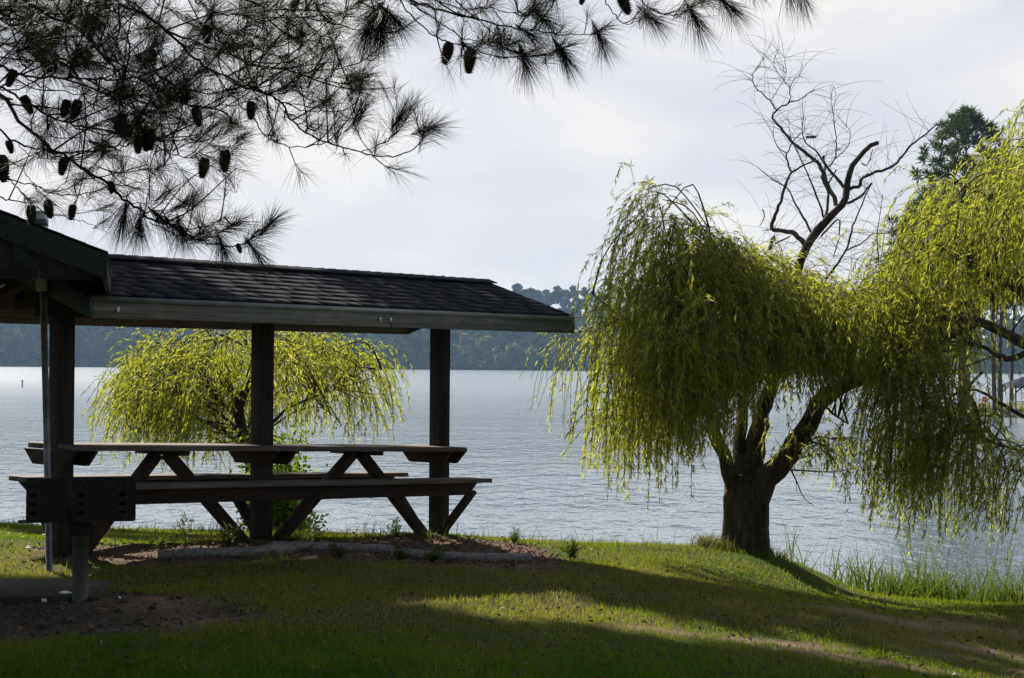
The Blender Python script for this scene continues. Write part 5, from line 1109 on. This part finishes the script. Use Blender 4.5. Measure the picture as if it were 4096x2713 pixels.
# litter
def crumple(px, py, s, label, name='crumpled_paper', mat='paper', cat='litter', sq=.6):
    rs = np.random.default_rng(int(px)); b0 = ground_at(px, py); bm = bmesh.new(); bmesh.ops.create_icosphere(bm, subdivisions=2, radius=1)
    for v_ in bm.verts: v_.co *= 1+rs.normal(0, .22)
    me = bpy.data.meshes.new(name); bm.to_mesh(me); bm.free(); me.materials.append(M[mat]); o = bpy.data.objects.new(name, me); C.objects.link(o)
    o.location = b0+np.array([0, 0, s*.35]); o.scale = (s, s*.8, s*sq); tag(o, label, cat)
crumple(262, 2388, .04, 'crumpled white paper on the dirt just left of the grill post'); crumple(195, 2352, .028, 'small white scrap on the slab edge behind the grill'); crumple(178, 2408, .018, 'tiny white scrap in the dirt left of the grill')
crumple(284, 2386, .022, 'tan scrap beside the crumpled paper by the grill post', 'paper_scrap', 'log'); crumple(3634, 2636, .016, 'pale stone on the lit grass at the lower right', 'stone', 'stone', 'stone'); crumple(3822, 2704, .018, 'white scrap in the grass at the bottom right edge'); crumple(2296, 2492, .012, 'small white scrap on the dry lawn in the middle')
crumple(474, 2396, .016, 'tiny white scrap on the grass right of the grill post'); crumple(1150, 2265, .014, 'small pale stone on the grass in front of the timbers', 'stone', 'stone', 'stone')

# ------------------------------------------------------------------ light, sky, haze
SUN_AZ_LEFT, SUN_EL = R(29), R(36.5)
sd_ = np.array([-math.sin(SUN_AZ_LEFT)*math.cos(SUN_EL), math.cos(SUN_AZ_LEFT)*math.cos(SUN_EL), math.sin(SUN_EL)])
sl_ = bpy.data.lights.new('sun', 'SUN'); sl_.energy = 5.0; sl_.angle = R(.6); sl_.color = (1, .93, .80)
so = bpy.data.objects.new('sun', sl_); C.objects.link(so); so.rotation_euler = Vector(-sd_).to_track_quat('-Z', 'Y').to_euler(); so.location = (0, 0, 40)
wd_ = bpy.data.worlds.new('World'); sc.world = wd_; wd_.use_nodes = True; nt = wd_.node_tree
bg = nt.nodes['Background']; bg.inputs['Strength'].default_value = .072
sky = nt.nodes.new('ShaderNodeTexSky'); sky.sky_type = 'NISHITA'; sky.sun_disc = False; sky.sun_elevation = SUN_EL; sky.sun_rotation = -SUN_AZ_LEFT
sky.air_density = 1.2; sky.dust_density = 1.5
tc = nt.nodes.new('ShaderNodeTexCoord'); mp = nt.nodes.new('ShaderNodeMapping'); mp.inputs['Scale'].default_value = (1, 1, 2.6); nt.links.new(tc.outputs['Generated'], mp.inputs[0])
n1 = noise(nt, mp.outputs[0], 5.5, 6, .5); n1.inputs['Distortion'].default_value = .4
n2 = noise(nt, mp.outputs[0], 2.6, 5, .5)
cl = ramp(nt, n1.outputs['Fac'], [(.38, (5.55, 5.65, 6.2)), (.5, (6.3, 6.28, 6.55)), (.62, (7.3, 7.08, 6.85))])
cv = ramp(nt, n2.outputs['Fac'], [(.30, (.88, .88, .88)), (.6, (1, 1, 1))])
# cloud bank lies towards the lake (+Y); unseen sky behind the viewpoint is set clear to lower fill light
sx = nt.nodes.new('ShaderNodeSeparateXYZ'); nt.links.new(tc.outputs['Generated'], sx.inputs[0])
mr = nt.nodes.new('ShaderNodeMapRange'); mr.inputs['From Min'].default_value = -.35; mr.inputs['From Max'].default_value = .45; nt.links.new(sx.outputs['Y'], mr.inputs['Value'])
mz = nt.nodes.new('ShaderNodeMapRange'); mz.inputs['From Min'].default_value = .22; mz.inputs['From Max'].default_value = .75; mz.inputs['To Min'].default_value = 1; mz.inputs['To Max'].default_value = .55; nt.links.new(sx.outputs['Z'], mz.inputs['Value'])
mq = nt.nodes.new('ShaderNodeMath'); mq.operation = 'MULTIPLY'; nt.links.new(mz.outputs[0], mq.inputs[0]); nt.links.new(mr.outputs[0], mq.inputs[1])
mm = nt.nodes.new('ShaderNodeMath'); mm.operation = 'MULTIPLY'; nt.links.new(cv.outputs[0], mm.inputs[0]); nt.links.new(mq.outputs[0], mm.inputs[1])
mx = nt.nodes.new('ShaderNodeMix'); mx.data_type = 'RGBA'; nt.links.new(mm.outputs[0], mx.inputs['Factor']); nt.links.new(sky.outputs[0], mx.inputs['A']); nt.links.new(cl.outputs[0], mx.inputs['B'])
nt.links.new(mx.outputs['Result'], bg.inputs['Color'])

hz = Buf(); obox(hz, (-760, -130, -9), (1520, 0, 0), (0, 1260, 0), (0, 0, 56))
m, nth, out = new_mat('haze'); pv = nth.nodes.new('ShaderNodeVolumePrincipled'); pv.inputs['Color'].default_value = (.45, .68, 1, 1); pv.inputs['Density'].default_value = .0002; pv.inputs['Anisotropy'].default_value = .2
nth.links.new(pv.outputs[0], out.inputs['Volume'])
tag(hz.build('haze', m), 'thin blue haze over the lake', 'haze', kind='stuff')

sc.view_settings.view_transform = 'Standard'; sc.view_settings.look = 'None'; sc.view_settings.exposure = 0.85; sc.view_settings.gamma = 1
sc.render.engine = 'CYCLES'
cy = sc.cycles; cy.max_bounces = 8; cy.diffuse_bounces = 5; cy.glossy_bounces = 3; cy.transmission_bounces = 6; cy.volume_bounces = 0; cy.transparent_max_bounces = 4
cy.sample_clamp_indirect = 4; cy.sample_clamp_direct = 2
try: cy.use_denoising = True; cy.denoiser = 'OPENIMAGEDENOISE'
except Exception: pass
